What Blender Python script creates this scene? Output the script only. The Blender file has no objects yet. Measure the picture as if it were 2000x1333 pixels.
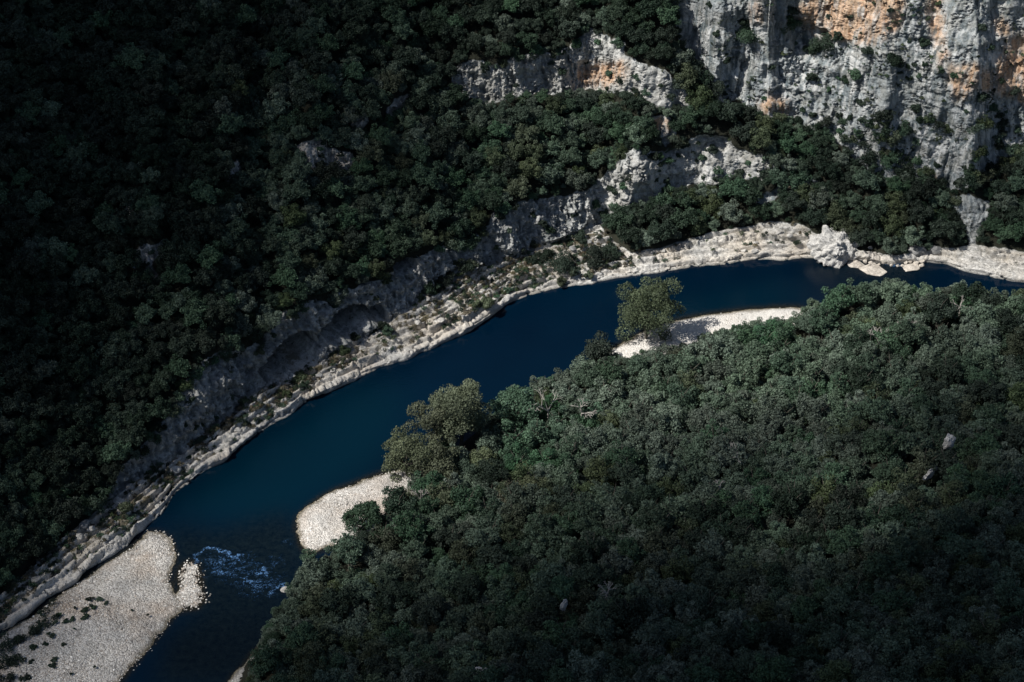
import bpy, math, random
import numpy as np
from mathutils import Vector, Matrix

rng = np.random.default_rng(7)
random.seed(7)
SC = bpy.context.scene
COL = SC.collection
R = math.radians

# ------------------------------------------------------------------ camera, sky, sun, exposure
W, H = 2000.0, 1333.0
PITCH = R(37.0)
CAM_Z = 271.0
LENS = 73.0
FPX = W * LENS / 36.0
cam_d = bpy.data.cameras.new("camera")
cam = bpy.data.objects.new("camera", cam_d)
COL.objects.link(cam)
cam.location = (0, 0, CAM_Z)
cam.rotation_euler = (R(90) - PITCH, 0, 0)
cam_d.lens = LENS
cam_d.sensor_width = 36
cam_d.clip_start = 1
cam_d.clip_end = 20000
SC.camera = cam

SUN_EL = R(52)
TO_SUN_H = np.array([-0.93, -0.37]); TO_SUN_H /= np.linalg.norm(TO_SUN_H)
TO_SUN = np.array([TO_SUN_H[0] * math.cos(SUN_EL), TO_SUN_H[1] * math.cos(SUN_EL), math.sin(SUN_EL)])
SUN_STRENGTH = 5.0
SKY_STRENGTH = 0.05
EXPOSURE = 0.38

world = bpy.data.worlds.new("World")
SC.world = world
world.use_nodes = True
wn = world.node_tree
bg = wn.nodes["Background"]
sky = wn.nodes.new("ShaderNodeTexSky")
sky.sky_type = 'NISHITA'
sky.sun_disc = False
sky.sun_elevation = SUN_EL
sky.sun_rotation = math.atan2(TO_SUN[0], TO_SUN[1])
sky.altitude = 200
wn.links.new(sky.outputs[0], bg.inputs[0])
bg.inputs[1].default_value = SKY_STRENGTH

sl = bpy.data.lights.new("sun", 'SUN')
sl.energy = SUN_STRENGTH
sl.angle = R(0.53)
sl.color = (1.0, 0.955, 0.89)
sun = bpy.data.objects.new("sun", sl)
COL.objects.link(sun)
sun.rotation_euler = Vector(TO_SUN).to_track_quat('Z', 'Y').to_euler()
SC.view_settings.view_transform = 'Standard'
SC.view_settings.look = 'None'
SC.view_settings.exposure = EXPOSURE
SC.view_settings.gamma = 1.0
SC.cycles.max_bounces = 5
SC.cycles.diffuse_bounces = 3
SC.cycles.glossy_bounces = 2
SC.cycles.transparent_max_bounces = 4
SC.cycles.use_adaptive_sampling = True

# ------------------------------------------------------------------ camera maths
CAM = np.array([0, 0, CAM_Z])
FWD = np.array([0, math.cos(PITCH), -math.sin(PITCH)])
UP = np.array([0, math.sin(PITCH), math.cos(PITCH)])

def rays(x, y):
    x = np.asarray(x, float); y = np.asarray(y, float)
    a = (x - W / 2) / FPX; b = (y - H / 2) / FPX
    return np.stack([a, FWD[1] - b * UP[1], FWD[2] - b * UP[2]], -1)

def on_plane(x, y, z=0.0):
    d = rays(x, y)
    t = (z - CAM_Z) / d[..., 2]
    return CAM + d * t[..., None]

def to_px(p):
    q = np.asarray(p, float) - CAM
    f = q @ FWD; u = q @ UP
    return W / 2 + q[..., 0] / f * FPX, H / 2 - u / f * FPX

def px_per_m(p):
    return FPX / ((np.asarray(p) - CAM) @ FWD)

# ------------------------------------------------------------------ noise
def _hash(i, j, k, s):
    h = (i * 374761393 + j * 668265263 + k * 2147483647 + s * 1442695041) & 0xFFFFFFFF
    h = ((h ^ (h >> 13)) * 1274126177) & 0xFFFFFFFF
    h = ((h ^ (h >> 16)) * 2246822519) & 0xFFFFFFFF
    return ((h ^ (h >> 15)) & 0xFFFFFF) / float(0xFFFFFF)

def vnoise(p, s=0):
    f = np.floor(p); i = f.astype(np.int64); t = p - f
    t = t * t * t * (t * (t * 6 - 15) + 10)
    out = 0
    for a in (0, 1):
        for b in (0, 1):
            for c in (0, 1):
                w = (t[..., 0] if a else 1 - t[..., 0]) * (t[..., 1] if b else 1 - t[..., 1]) * (t[..., 2] if c else 1 - t[..., 2])
                out = out + w * _hash(i[..., 0] + a, i[..., 1] + b, i[..., 2] + c, s)
    return out * 2 - 1

def fbm(p, o=4, s=0, g=0.5):
    a, t, n = 1.0, 0, 0
    for k in range(o):
        t = t + a * vnoise(p * 2.03 ** k + 17.3 * k, s + k); n += a; a *= g
    return t / n

def voronoi(p, s=0):
    """distance to nearest, gap to the second nearest, random value of the nearest cell"""
    f = np.floor(p).astype(np.int64)
    d1 = np.full(p.shape[:-1], 9.0); d2 = d1.copy(); val = d1 * 0; vec = np.zeros(p.shape)
    for a in (-1, 0, 1):
        for b in (-1, 0, 1):
            for c in (-1, 0, 1):
                i, j, k = f[..., 0] + a, f[..., 1] + b, f[..., 2] + c
                q = np.stack([i + _hash(i, j, k, s), j + _hash(i, j, k, s + 1), k + _hash(i, j, k, s + 2)], -1)
                e = q - p
                d = np.sqrt((e ** 2).sum(-1))
                near = d < d1
                d2 = np.where(near, d1, np.minimum(d2, d))
                val = np.where(near, _hash(i, j, k, s + 3), val)
                vec = np.where(near[..., None], e, vec)
                d1 = np.where(near, d, d1)
    return d1, d2 - d1, val, vec

# ------------------------------------------------------------------ masks over the plan
X0, X1, Y0, Y1, CS = -700, 2700, -600, 2000, 3.0
GX = np.arange(X0, X1, CS); GY = np.arange(Y0, Y1, CS)
MX, MY = np.meshgrid(GX, GY)

def inside(poly, x, y):
    r = np.zeros(np.shape(x), bool)
    n = len(poly)
    for i in range(n):
        ax, ay = poly[i]; bx, by = poly[(i + 1) % n]
        if ay == by: continue
        c = ((ay > y) != (by > y)) & (x < (bx - ax) * (y - ay) / (by - ay) + ax)
        r ^= c
    return r

def blur(m, px):
    k = max(1, int(round(px / CS)))
    w = np.exp(-0.5 * (np.arange(-2 * k, 2 * k + 1) / k) ** 2); w /= w.sum()
    m = np.pad(m, 2 * k, mode='edge')
    m = sum(wi * m[:, i:m.shape[1] - 4 * k + i] for i, wi in enumerate(w))
    m = sum(wi * m[i:m.shape[0] - 4 * k + i, :] for i, wi in enumerate(w))
    return m

def mask(polys, soft=3):
    m = np.zeros(MX.shape)
    for p in polys:
        ys = [q[1] for q in p]; xs = [q[0] for q in p]
        a, b = int(max(0, (min(ys) - Y0) // CS)), int(min(len(GY), (max(ys) - Y0) // CS + 2))
        c, d = int(max(0, (min(xs) - X0) // CS)), int(min(len(GX), (max(xs) - X0) // CS + 2))
        m[a:b, c:d] = np.maximum(m[a:b, c:d], inside(p, MX[a:b, c:d], MY[a:b, c:d]))
    return blur(m, soft) if soft else m

def look(m, x, y):
    u = np.clip((np.asarray(x) - X0) / CS, 0, len(GX) - 1.01); v = np.clip((np.asarray(y) - Y0) / CS, 0, len(GY) - 1.01)
    i = u.astype(int); j = v.astype(int); a = u - i; b = v - j
    return (m[j, i] * (1 - a) + m[j, i + 1] * a) * (1 - b) + (m[j + 1, i] * (1 - a) + m[j + 1, i + 1] * a) * b

def line(pts):
    xs = [p[0] for p in pts]; ys = [p[1] for p in pts]
    return lambda x: np.interp(x, xs, ys)

# far shore of the river (foot of the rock bank)
FAR = line([(-700, 1700), (-300, 1440), (-100, 1300), (0, 1236), (60, 1197), (130, 1143), (190, 1103), (250, 1062), (290, 1026), (340, 972), (380, 937), (440, 894),
            (480, 866), (520, 840), (560, 814), (600, 789), (650, 764), (700, 738), (740, 717), (765, 708), (800, 695), (850, 678), (880, 661), (920, 641), (945, 625),
            (985, 600), (1030, 579), (1080, 566), (1150, 554), (1200, 544), (1280, 534), (1350, 521), (1420, 514), (1500, 509), (1590, 509), (1640, 508), (1680, 512),
            (1730, 516), (1780, 516), (1815, 514), (1850, 521), (1900, 531), (1945, 543), (2000, 549), (2200, 590), (2700, 700)])
# foot of the near wooded bank
NEAR = line([(-700, 2400), (200, 1800), (330, 1560), (440, 1365), (500, 1262), (555, 1185), (610, 1110), (680, 1060), (740, 1000), (800, 950), (860, 900), (930, 845),
             (985, 800), (1050, 765), (1150, 722), (1200, 700), (1260, 684), (1330, 676), (1400, 655), (1480, 640), (1545, 632), (1600, 622), (1650, 600), (1720, 580),
             (1800, 580), (1900, 585), (2000, 592), (2200, 640), (2700, 780)])
# line the near canopy reaches up to
NTOP = line([(-700, 1900), (380, 1340), (440, 1350), (475, 1322), (505, 1285), (520, 1215), (545, 1165), (600, 1088), (640, 1058), (700, 1040), (760, 980), (830, 900), (900, 820), (975, 752), (1040, 720),
             (1130, 695), (1180, 690), (1300, 662), (1330, 664), (1370, 642), (1430, 624), (1480, 606), (1540, 606), (1600, 574), (1650, 549), (1740, 538), (1800, 549), (1950, 551), (2000, 549), (2700, 620)])
# back edge of the bare rock bank
BACK_PTS = [(-700, 1560), (0, 1165), (60, 1115), (120, 1058), (180, 1008), (240, 960), (330, 893), (380, 863), (450, 815), (505, 762), (560, 745), (640, 695),
            (740, 645), (770, 625), (820, 590), (890, 550), (930, 528), (990, 508), (1050, 484), (1120, 458), (1170, 440), (1195, 470), (1230, 497), (1290, 487),
            (1350, 468), (1420, 450), (1500, 434), (1560, 436), (1590, 458), (1640, 470), (1680, 496), (1760, 500), (1850, 488), (1900, 479), (2000, 494), (2200, 540), (2700, 640)]
BACK = line(BACK_PTS)

P_A = [(875, 165), (885, 138), (925, 118), (960, 128), (1000, 118), (1050, 98), (1090, 108), (1125, 85), (1146, 52), (1165, 58), (1185, 75), (1215, 85), (1228, 113), (1258, 128),
       (1290, 133), (1335, 165), (1352, 200), (1330, 215), (1290, 212), (1262, 200), (1232, 182), (1150, 177), (1085, 183), (1020, 187), (948, 206), (925, 192), (900, 178)]
P_B = [(1306, -600), (1312, 0), (1326, 60), (1345, 105), (1375, 140), (1385, 170), (1400, 205), (1440, 197), (1480, 217), (1535, 242), (1600, 254), (1650, 288), (1690, 330), (1725, 352),
       (1765, 340), (1800, 352), (1850, 362), (1900, 345), (1940, 322), (2000, 296), (2700, 300), (2700, -600)]
P_B2 = [(1690, 265), (1830, 262), (1826, 300), (1800, 335), (1815, 352), (1850, 345), (1880, 300), (1935, 278), (1985, 290), (1975, 330), (1935, 352), (1880, 372), (1830, 366), (1790, 348), (1755, 318)]
P_B3 = [(1850, 392), (1890, 380), (1935, 396), (1930, 430), (1912, 448), (1905, 478), (1893, 478), (1888, 448), (1868, 420)]
P_C = [(1150, 372), (1192, 332), (1213, 300), (1255, 290), (1290, 300), (1330, 285), (1370, 262), (1420, 268), (1440, 292), (1490, 303), (1514, 325), (1510, 346), (1460, 352),
       (1415, 352), (1400, 362), (1330, 367), (1290, 378), (1270, 396), (1235, 402), (1190, 412), (1150, 424)]
P_C2 = [(1458, 388), (1500, 370), (1590, 346), (1602, 354), (1530, 374), (1505, 398), (1480, 402)]
P_C3 = [(1268, 228), (1312, 232), (1322, 258), (1300, 290), (1285, 262)]
P_D = [(200, 985), (250, 900), (300, 850), (330, 800), (366, 742), (400, 705), (430, 688), (470, 690), (510, 666), (555, 610), (600, 592), (660, 578), (740, 545), (790, 520),
       (850, 485), (900, 478), (950, 445), (962, 418), (1010, 400), (1090, 382), (1150, 372), (1200, 385), (1232, 400), (1180, 430), (1120, 458), (1050, 484), (990, 508), (930, 528),
       (890, 550), (820, 590), (770, 625), (740, 645), (640, 695), (560, 745), (505, 762), (450, 815), (380, 863), (330, 893), (240, 960)]
OUTCROPS = [[(578, 285), (605, 272), (625, 268), (640, 290), (690, 300), (702, 320), (680, 335), (640, 322), (612, 340), (590, 315)],
            [(690, 235), (712, 222), (718, 240), (700, 258), (688, 250)],
            [(750, 215), (785, 188), (805, 188), (795, 212), (760, 228)],
            [(262, 492), (300, 480), (325, 470), (332, 492), (312, 505), (290, 512), (312, 538), (300, 556), (288, 552), (278, 530), (262, 525)],
            [(448, 318), (465, 314), (470, 340), (458, 348), (450, 336)],
            [(247, 400), (258, 398), (262, 425), (256, 442), (249, 430)],
            [(436, 345), (452, 343), (448, 360), (434, 358)]]
CAVES = [[(508, 728), (522, 700), (545, 676), (572, 655), (600, 648), (618, 655), (624, 680), (618, 705), (600, 722), (560, 742), (520, 748)],
         [(628, 664), (640, 632), (662, 610), (690, 600), (716, 600), (722, 618), (712, 640), (690, 658), (650, 676)],
         [(722, 612), (735, 598), (752, 602), (758, 620), (745, 632), (728, 632)],
         [(770, 520), (800, 505), (820, 510), (812, 530), (780, 540)]]
RECESS = [(1540, 10), (1560, 30), (1578, 46), (1600, 60), (1622, 84), (1612, 108), (1580, 120), (1555, 118), (1542, 90), (1546, 60)]
TERRACE = [(x, y) for x, y in BACK_PTS] + [(x, float(FAR(x)) + 6) for x in range(2700, -701, -20)]
ORANGE = [[(1560, 40), (1590, -60), (1760, -60), (1765, 40), (1740, 62), (1700, 86), (1640, 84), (1585, 78), (1565, 60)],
          [(1810, -60), (1840, -40), (1838, 60), (1856, 130), (1850, 140), (1828, 90), (1815, 50)],
          [(1860, 130), (1900, 120), (1935, 140), (1960, 90), (2060, 40), (2100, 160), (2060, 215), (1990, 200), (1905, 170), (1868, 200), (1858, 170)],
          [(1950, 30), (1975, 60), (1960, 80), (1945, 50)],
          [(1120, 140), (1160, 125), (1220, 118), (1228, 140), (1200, 165), (1140, 172)],
          [(1480, 192), (1540, 200), (1545, 225), (1500, 222)],
          [(1460, 5), (1485, 0), (1488, 50), (1472, 42)],
          [(1808, 350), (1830, 340), (1835, 362), (1812, 365)], [(1270, 232), (1305, 234), (1310, 256), (1280, 258)],
          [(1520, 360), (1580, 362), (1570, 372), (1520, 376)]]
GRAVEL = {
    'left': [(-500, 1560), (-200, 1375), (0, 1248), (60, 1207), (130, 1153), (190, 1114), (250, 1074), (270, 1056), (292, 1040), (316, 1042), (332, 1056), (342, 1080), (343, 1094), (332, 1110), (331, 1135),
             (338, 1158), (356, 1176), (350, 1192), (330, 1214), (305, 1245), (280, 1275), (255, 1305), (228, 1340), (150, 1440), (60, 1560), (-100, 1700)],
    'spit': [(900, 900), (840, 915), (780, 918), (742, 926), (720, 934), (690, 946), (655, 958), (625, 974), (600, 992), (584, 1010), (580, 1030), (584, 1056), (595, 1078), (608, 1082), (640, 1068), (690, 1070), (760, 1040), (900, 960)],
    'beach': [(1120, 735), (1180, 690), (1240, 658), (1270, 642), (1300, 632), (1350, 621), (1400, 613), (1450, 607), (1500, 603), (1545, 601), (1570, 604), (1600, 640), (1400, 690), (1250, 720)],
    'corner': [(440, 1345), (455, 1322), (475, 1305), (492, 1278), (505, 1270), (520, 1290), (480, 1400), (420, 1400)],
}
ISLET = [(350, 1112), (362, 1098), (382, 1100), (393, 1125), (392, 1150), (402, 1170), (384, 1188), (350, 1194), (330, 1190), (340, 1172), (352, 1152), (347, 1130)]

m_cliff = mask([P_A, P_B, P_C, P_D, P_C2, P_B2, P_B3, P_C3] + OUTCROPS, 3)
m_cliff_s = mask([P_A, P_B, P_C, P_D, P_C2], 7)
m_half = mask([P_B2, P_B3, P_C3] + OUTCROPS, 6)
m_terr = mask([TERRACE], 3)
m_orange = mask(ORANGE, 10)
m_cave = mask(CAVES, 4)
m_gravel = mask(list(GRAVEL.values()) + [ISLET], 3)
m_open = mask([P_A, P_B, P_C, P_D, P_C2, P_B2, P_B3, P_C3, TERRACE] + OUTCROPS + list(GRAVEL.values()), 0)

# ------------------------------------------------------------------ meshes from arrays
def mesh_from(name, V, F, mats, smooth=True, attrs=None, matidx=None):
    me = bpy.data.meshes.new(name)
    V = np.asarray(V, np.float32); F = np.asarray(F, np.int32)
    n = F.shape[1]
    me.vertices.add(len(V)); me.vertices.foreach_set('co', V.ravel())
    me.loops.add(F.size); me.loops.foreach_set('vertex_index', F.ravel())
    me.polygons.add(len(F)); me.polygons.foreach_set('loop_start', np.arange(0, F.size, n, dtype=np.int32))
    if matidx is not None: me.polygons.foreach_set('material_index', np.asarray(matidx, np.int32))
    me.update(calc_edges=True)
    me.polygons.foreach_set('use_smooth', np.full(len(F), smooth))
    for m in (mats if isinstance(mats, (list, tuple)) else [mats]): me.materials.append(m)
    for k, v in (attrs or {}).items():
        a = me.attributes.new(k, 'FLOAT', 'POINT'); a.data.foreach_set('value', np.asarray(v, np.float32))
    return me

def link(name, me, parent=None, loc=None, rot=None, scale=None):
    o = bpy.data.objects.new(name, me)
    COL.objects.link(o)
    if parent is not None: o.parent = parent
    if loc is not None: o.location = tuple(float(c) for c in loc)
    if rot is not None: o.rotation_euler = rot
    if scale is not None: o.scale = scale if isinstance(scale, tuple) else (scale,) * 3
    return o

def tag(o, label=None, cat=None, group=None, kind=None):
    if label: o['label'] = label
    if cat: o['category'] = cat
    if group: o['group'] = group
    if kind: o['kind'] = kind
    return o

def grid_faces(nr, nc, keep=None):
    i = np.arange(nr - 1)[:, None]; j = np.arange(nc - 1)[None]
    a = i * nc + j
    F = np.stack([a, a + 1, a + nc + 1, a + nc], -1).reshape(-1, 4)
    return F

def sub_mesh(V, F, attrs):
    used, inv = np.unique(F, return_inverse=True)
    return V[used], inv.reshape(F.shape), {k: v[used] for k, v in attrs.items()}

# ------------------------------------------------------------------ materials
class NT:
    def __init__(s, name):
        s.m = bpy.data.materials.new(name); s.m.use_nodes = True
        s.t = s.m.node_tree; s.b = s.t.nodes['Principled BSDF']
    def n(s, typ, **kw):
        o = s.t.nodes.new('ShaderNode' + typ)
        for k, v in kw.items():
            if k in o.inputs: o.inputs[k].default_value = v
            else: setattr(o, k, v)
        return o
    def l(s, a, b): s.t.links.new(a, b)
    def noise(s, vec, scale, detail=5, rough=0.6, dist=0.0):
        o = s.n('TexNoise'); o.inputs['Scale'].default_value = scale; o.inputs['Detail'].default_value = detail
        o.inputs['Roughness'].default_value = rough; o.inputs['Distortion'].default_value = dist
        s.l(vec, o.inputs['Vector']); return o.outputs['Fac']
    def ramp(s, fac, stops):
        o = s.n('ValToRGB'); e = o.color_ramp.elements
        while len(e) < len(stops): e.new(0.5)
        for q, (p, c) in zip(e, stops):
            q.position = p; q.color = (c, c, c, 1) if isinstance(c, (int, float)) else (*c, 1)
        s.l(fac, o.inputs[0]); return o.outputs[0]
    def mix(s, fac, a, b, mode='MIX'):
        o = s.n('Mix', data_type='RGBA', blend_type=mode)
        for v, i in ((fac, 0), (a, 6), (b, 7)):
            if isinstance(v, (int, float)): o.inputs[i].default_value = v
            elif isinstance(v, tuple): o.inputs[i].default_value = (*v, 1)
            else: s.l(v, o.inputs[i])
        return o.outputs[2]
    def math(s, op, a, b=None):
        o = s.n('Math', operation=op)
        for i, v in enumerate((a, b)):
            if v is None: continue
            if isinstance(v, (int, float)): o.inputs[i].default_value = v
            else: s.l(v, o.inputs[i])
        return o.outputs[0]
    def pos(s, scale=(1, 1, 1)):
        g = s.n('NewGeometry'); mp = s.n('Mapping'); mp.inputs['Scale'].default_value = scale
        s.l(g.outputs['Position'], mp.inputs['Vector']); return mp.outputs[0]
    def attr(s, name):
        return s.n('Attribute', attribute_name=name).outputs['Fac']
    def bump(s, h, strength, dist):
        o = s.n('Bump'); o.inputs['Strength'].default_value = strength; o.inputs['Distance'].default_value = dist
        s.l(h, o.inputs['Height']); s.l(o.outputs[0], s.b.inputs['Normal'])

def rock_material():
    t = NT('limestone')
    p = t.pos(); pv = t.pos((1, 1, 0.16))
    big = t.noise(p, 0.09, 4); streak = t.noise(pv, 0.75, 6, 0.62); fine = t.noise(p, 1.6, 6, 0.7); vfine = t.noise(p, 5.0, 4, 0.7)
    grey = t.mix(t.ramp(streak, [(0.42, 0), (0.58, 1)]), (0.085, 0.115, 0.13), (0.64, 0.65, 0.64))
    grey = t.mix(t.ramp(big, [(0.35, 0), (0.65, 0.75)]), grey, (0.27, 0.305, 0.32))
    white = t.mix(t.ramp(fine, [(0.30, 0), (0.60, 1)]), (0.30, 0.29, 0.27), (0.66, 0.65, 0.62))
    cream = t.mix(t.ramp(big, [(0.42, 0), (0.62, 0.7)]), white, (0.56, 0.50, 0.42))
    c = t.mix(t.attr('bank'), grey, cream)
    pale = t.ramp(t.noise(p, 0.42, 8, 0.75), [(0.44, 0), (0.54, 1)])
    grey = t.mix(t.math('MULTIPLY', pale, 0.75), grey, (0.66, 0.66, 0.64))
    # orange iron stains run down the wall
    orr = t.mix(t.ramp(t.noise(t.pos((1, 1, 0.10)), 1.15, 6, 0.7), [(0.36, 0), (0.62, 1)]), (0.36, 0.21, 0.12), (0.66, 0.49, 0.36))
    st = t.ramp(t.noise(t.pos((1, 1, 0.07)), 0.62, 5, 0.6), [(0.40, 0), (0.54, 1)])
    stm = t.math('MULTIPLY', t.ramp(t.attr('stain'), [(0.05, 0), (0.7, 1)]), t.math('ADD', t.math('MULTIPLY', st, 0.8), t.math('MULTIPLY', t.attr('stain'), 0.3)))
    cl = t.n('Clamp'); t.l(stm, cl.inputs[0])
    c = t.mix(cl.outputs[0], c, orr)
    # lichen, dark pits
    pit = t.ramp(t.noise(p, 0.95, 7, 0.75), [(0.36, 1), (0.43, 0)])
    c = t.mix(pit, c, (0.05, 0.052, 0.045))
    c = t.mix(t.ramp(vfine, [(0.30, 0.75), (0.5, 0)]), c, (0.11, 0.11, 0.105))
    # dry scrub rooted over the bank
    veg = t.ramp(t.noise(p, 0.32, 7, 0.72), [(0.49, 0), (0.56, 1)])
    vc = t.mix(t.ramp(vfine, [(0.35, 0), (0.65, 1)]), (0.055, 0.055, 0.032), (0.21, 0.18, 0.12))
    c = t.mix(t.math('MULTIPLY', veg, t.attr('scrub')), c, vc)
    # soil with leaf litter under the wood
    soil = t.mix(fine, (0.012, 0.015, 0.010), (0.030, 0.030, 0.021))
    c = t.mix(t.ramp(t.attr('rock'), [(0.25, 0), (0.55, 1)]), soil, c)
    # wet foot
    c = t.mix(t.attr('wet'), c, (0.05, 0.055, 0.05))
    t.l(c, t.b.inputs['Base Color']); t.b.inputs['Roughness'].default_value = 0.9
    t.b.inputs['Specular IOR Level'].default_value = 0.2
    h = t.math('ADD', t.math('MULTIPLY', fine, 0.7), t.math('MULTIPLY', vfine, 0.3))
    t.bump(h, 0.9, 0.5)
    return t.m

def stone_material(name='pale_limestone', a=(0.30, 0.29, 0.27), b=(0.66, 0.64, 0.60)):
    t = NT(name); tc = t.n('TexCoord').outputs['Object']; p = t.pos()
    fine = t.noise(p, 1.3, 7, 0.72); v = t.noise(p, 4.5, 5, 0.7)
    c = t.mix(t.ramp(fine, [(0.34, 0), (0.62, 1)]), a, b)
    c = t.mix(t.ramp(v, [(0.28, 0.9), (0.46, 0)]), c, (0.09, 0.085, 0.075))
    t.l(c, t.b.inputs['Base Color']); t.b.inputs['Roughness'].default_value = 0.9
    t.b.inputs['Specular IOR Level'].default_value = 0.2
    t.bump(t.math('ADD', fine, v), 0.9, 0.35)
    return t.m

def gravel_material():
    t = NT('river_gravel'); p = t.pos()
    vo = t.n('TexVoronoi'); vo.inputs['Scale'].default_value = 3.4; t.l(p, vo.inputs['Vector'])
    vo2 = t.n('TexVoronoi'); vo2.inputs['Scale'].default_value = 6.0; t.l(p, vo2.inputs['Vector'])
    sep = t.n('SeparateColor'); t.l(vo.outputs['Color'], sep.inputs[0])
    sep2 = t.n('SeparateColor'); t.l(vo2.outputs['Color'], sep2.inputs[0])
    c1 = t.ramp(sep.outputs[0], [(0.0, (0.15, 0.14, 0.125)), (0.25, (0.34, 0.32, 0.29)), (0.6, (0.50, 0.475, 0.44)), (1.0, (0.78, 0.76, 0.72))])
    c2 = t.ramp(sep2.outputs[1], [(0.0, (0.14, 0.13, 0.12)), (0.4, (0.40, 0.38, 0.35)), (1.0, (0.70, 0.68, 0.64))])
    c = t.mix(0.45, c1, c2)
    big = t.noise(p, 0.07, 5, 0.65)
    c = t.mix(t.ramp(big, [(0.48, 0), (0.66, 0.6)]), c, t.mix(1.0, c, (0.80, 0.62, 0.47), 'MULTIPLY'))
    c = t.mix(t.ramp(t.noise(p, 0.13, 5, 0.7), [(0.46, 0), (0.64, 0.55)]), c, t.mix(1.0, c, (0.50, 0.53, 0.56), 'MULTIPLY'))
    c = t.mix(t.math('MULTIPLY', t.attr('pale'), 0.6), c, (0.74, 0.72, 0.68))
    algae = t.mix(t.ramp(sep2.outputs[0], [(0.3, 0), (0.9, 1)]), (0.04, 0.035, 0.02), (0.22, 0.19, 0.13))
    c = t.mix(t.attr('wet'), c, algae)
    t.l(c, t.b.inputs['Base Color']); t.b.inputs['Roughness'].default_value = 0.85
    t.b.inputs['Specular IOR Level'].default_value = 0.25
    h = t.math('SUBTRACT', 1.0, t.math('ADD', vo.outputs['Distance'], t.math('MULTIPLY', vo2.outputs['Distance'], 0.5)))
    t.bump(h, 0.9, 0.22)
    return t.m

def water_material(foam=False):
    t = NT('broken_water' if foam else 'river_water'); p = t.pos()
    dn = t.noise(p, 0.02, 3)
    deep = t.mix(t.ramp(dn, [(0.35, 0), (0.65, 1)]), (0.0001, 0.0045, 0.0130), (0.0002, 0.0070, 0.0180))
    c = t.mix(t.attr('teal'), deep, (0.0002, 0.0098, 0.0195))
    shal = t.mix(t.ramp(t.noise(p, 0.9, 6, 0.7), [(0.35, 0), (0.65, 1)]), (0.0006, 0.0035, 0.0075), (0.0045, 0.0095, 0.0130))
    c = t.mix(t.attr('shallow'), c, shal)
    edge = t.mix(t.ramp(t.noise(p, 2.2, 4, 0.7), [(0.4, 0), (0.7, 1)]), (0.004, 0.005, 0.004), (0.03, 0.027, 0.018))
    c = t.mix(t.attr('edge'), c, edge)
    if foam:
        f = t.math('MULTIPLY', t.attr('foam'), t.ramp(t.noise(p, 2.6, 8, 0.9), [(0.47, 0.0), (0.62, 1)]))
        f2 = t.ramp(f, [(0.12, 0), (0.60, 1)])
        c = t.mix(f2, c, t.mix(f2, (0.005, 0.04, 0.12), (0.13, 0.27, 0.52)))
    t.l(c, t.b.inputs['Base Color'])
    t.b.inputs['Roughness'].default_value = 0.12
    t.b.inputs['IOR'].default_value = 1.33
    t.b.inputs['Specular IOR Level'].default_value = 0.3
    w = t.math('ADD', t.noise(t.pos((1, 1.6, 1)), 0.9, 4, 0.55), t.math('MULTIPLY', t.math('MULTIPLY', t.noise(p, 2.4, 4, 0.7), t.attr('shallow')), 3.0))
    t.bump(w, 0.35, 0.12)
    return t.m

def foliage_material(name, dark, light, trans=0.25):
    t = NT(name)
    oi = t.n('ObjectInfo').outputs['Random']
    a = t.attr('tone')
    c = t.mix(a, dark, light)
    hs = t.n('HueSaturation'); t.l(c, hs.inputs['Color'])
    mr = t.n('MapRange'); t.l(oi, mr.inputs[0]); mr.inputs[3].default_value = 0.68; mr.inputs[4].default_value = 1.35
    t.l(mr.outputs[0], hs.inputs['Value'])
    r2 = t.math('FRACT', t.math('MULTIPLY', oi, 7.13))
    mr2 = t.n('MapRange'); t.l(r2, mr2.inputs[0]); mr2.inputs[3].default_value = 0.488; mr2.inputs[4].default_value = 0.514
    t.l(mr2.outputs[0], hs.inputs['Hue'])
    r3 = t.math('FRACT', t.math('MULTIPLY', oi, 13.7))
    mr3 = t.n('MapRange'); t.l(r3, mr3.inputs[0]); mr3.inputs[3].default_value = 0.65; mr3.inputs[4].default_value = 1.08
    t.l(mr3.outputs[0], hs.inputs['Saturation'])
    t.l(hs.outputs[0], t.b.inputs['Base Color'])
    t.b.inputs['Roughness'].default_value = 0.6
    t.b.inputs['Specular IOR Level'].default_value = 0.2
    tr = t.n('BsdfTranslucent'); t.l(hs.outputs[0], tr.inputs['Color'])
    mx = t.n('MixShader'); mx.inputs[0].default_value = trans
    t.l(t.b.outputs[0], mx.inputs[1]); t.l(tr.outputs[0], mx.inputs[2])
    t.l(mx.outputs[0], t.t.nodes['Material Output'].inputs[0])
    return t.m

def bark_material(name, a, b):
    t = NT(name)
    tc = t.n('TexCoord').outputs['Object']
    c = t.mix(t.ramp(t.noise(tc, 3.0, 5, 0.7), [(0.35, 0), (0.65, 1)]), a, b)
    t.l(c, t.b.inputs['Base Color']); t.b.inputs['Roughness'].default_value = 0.9
    return t.m

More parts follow.
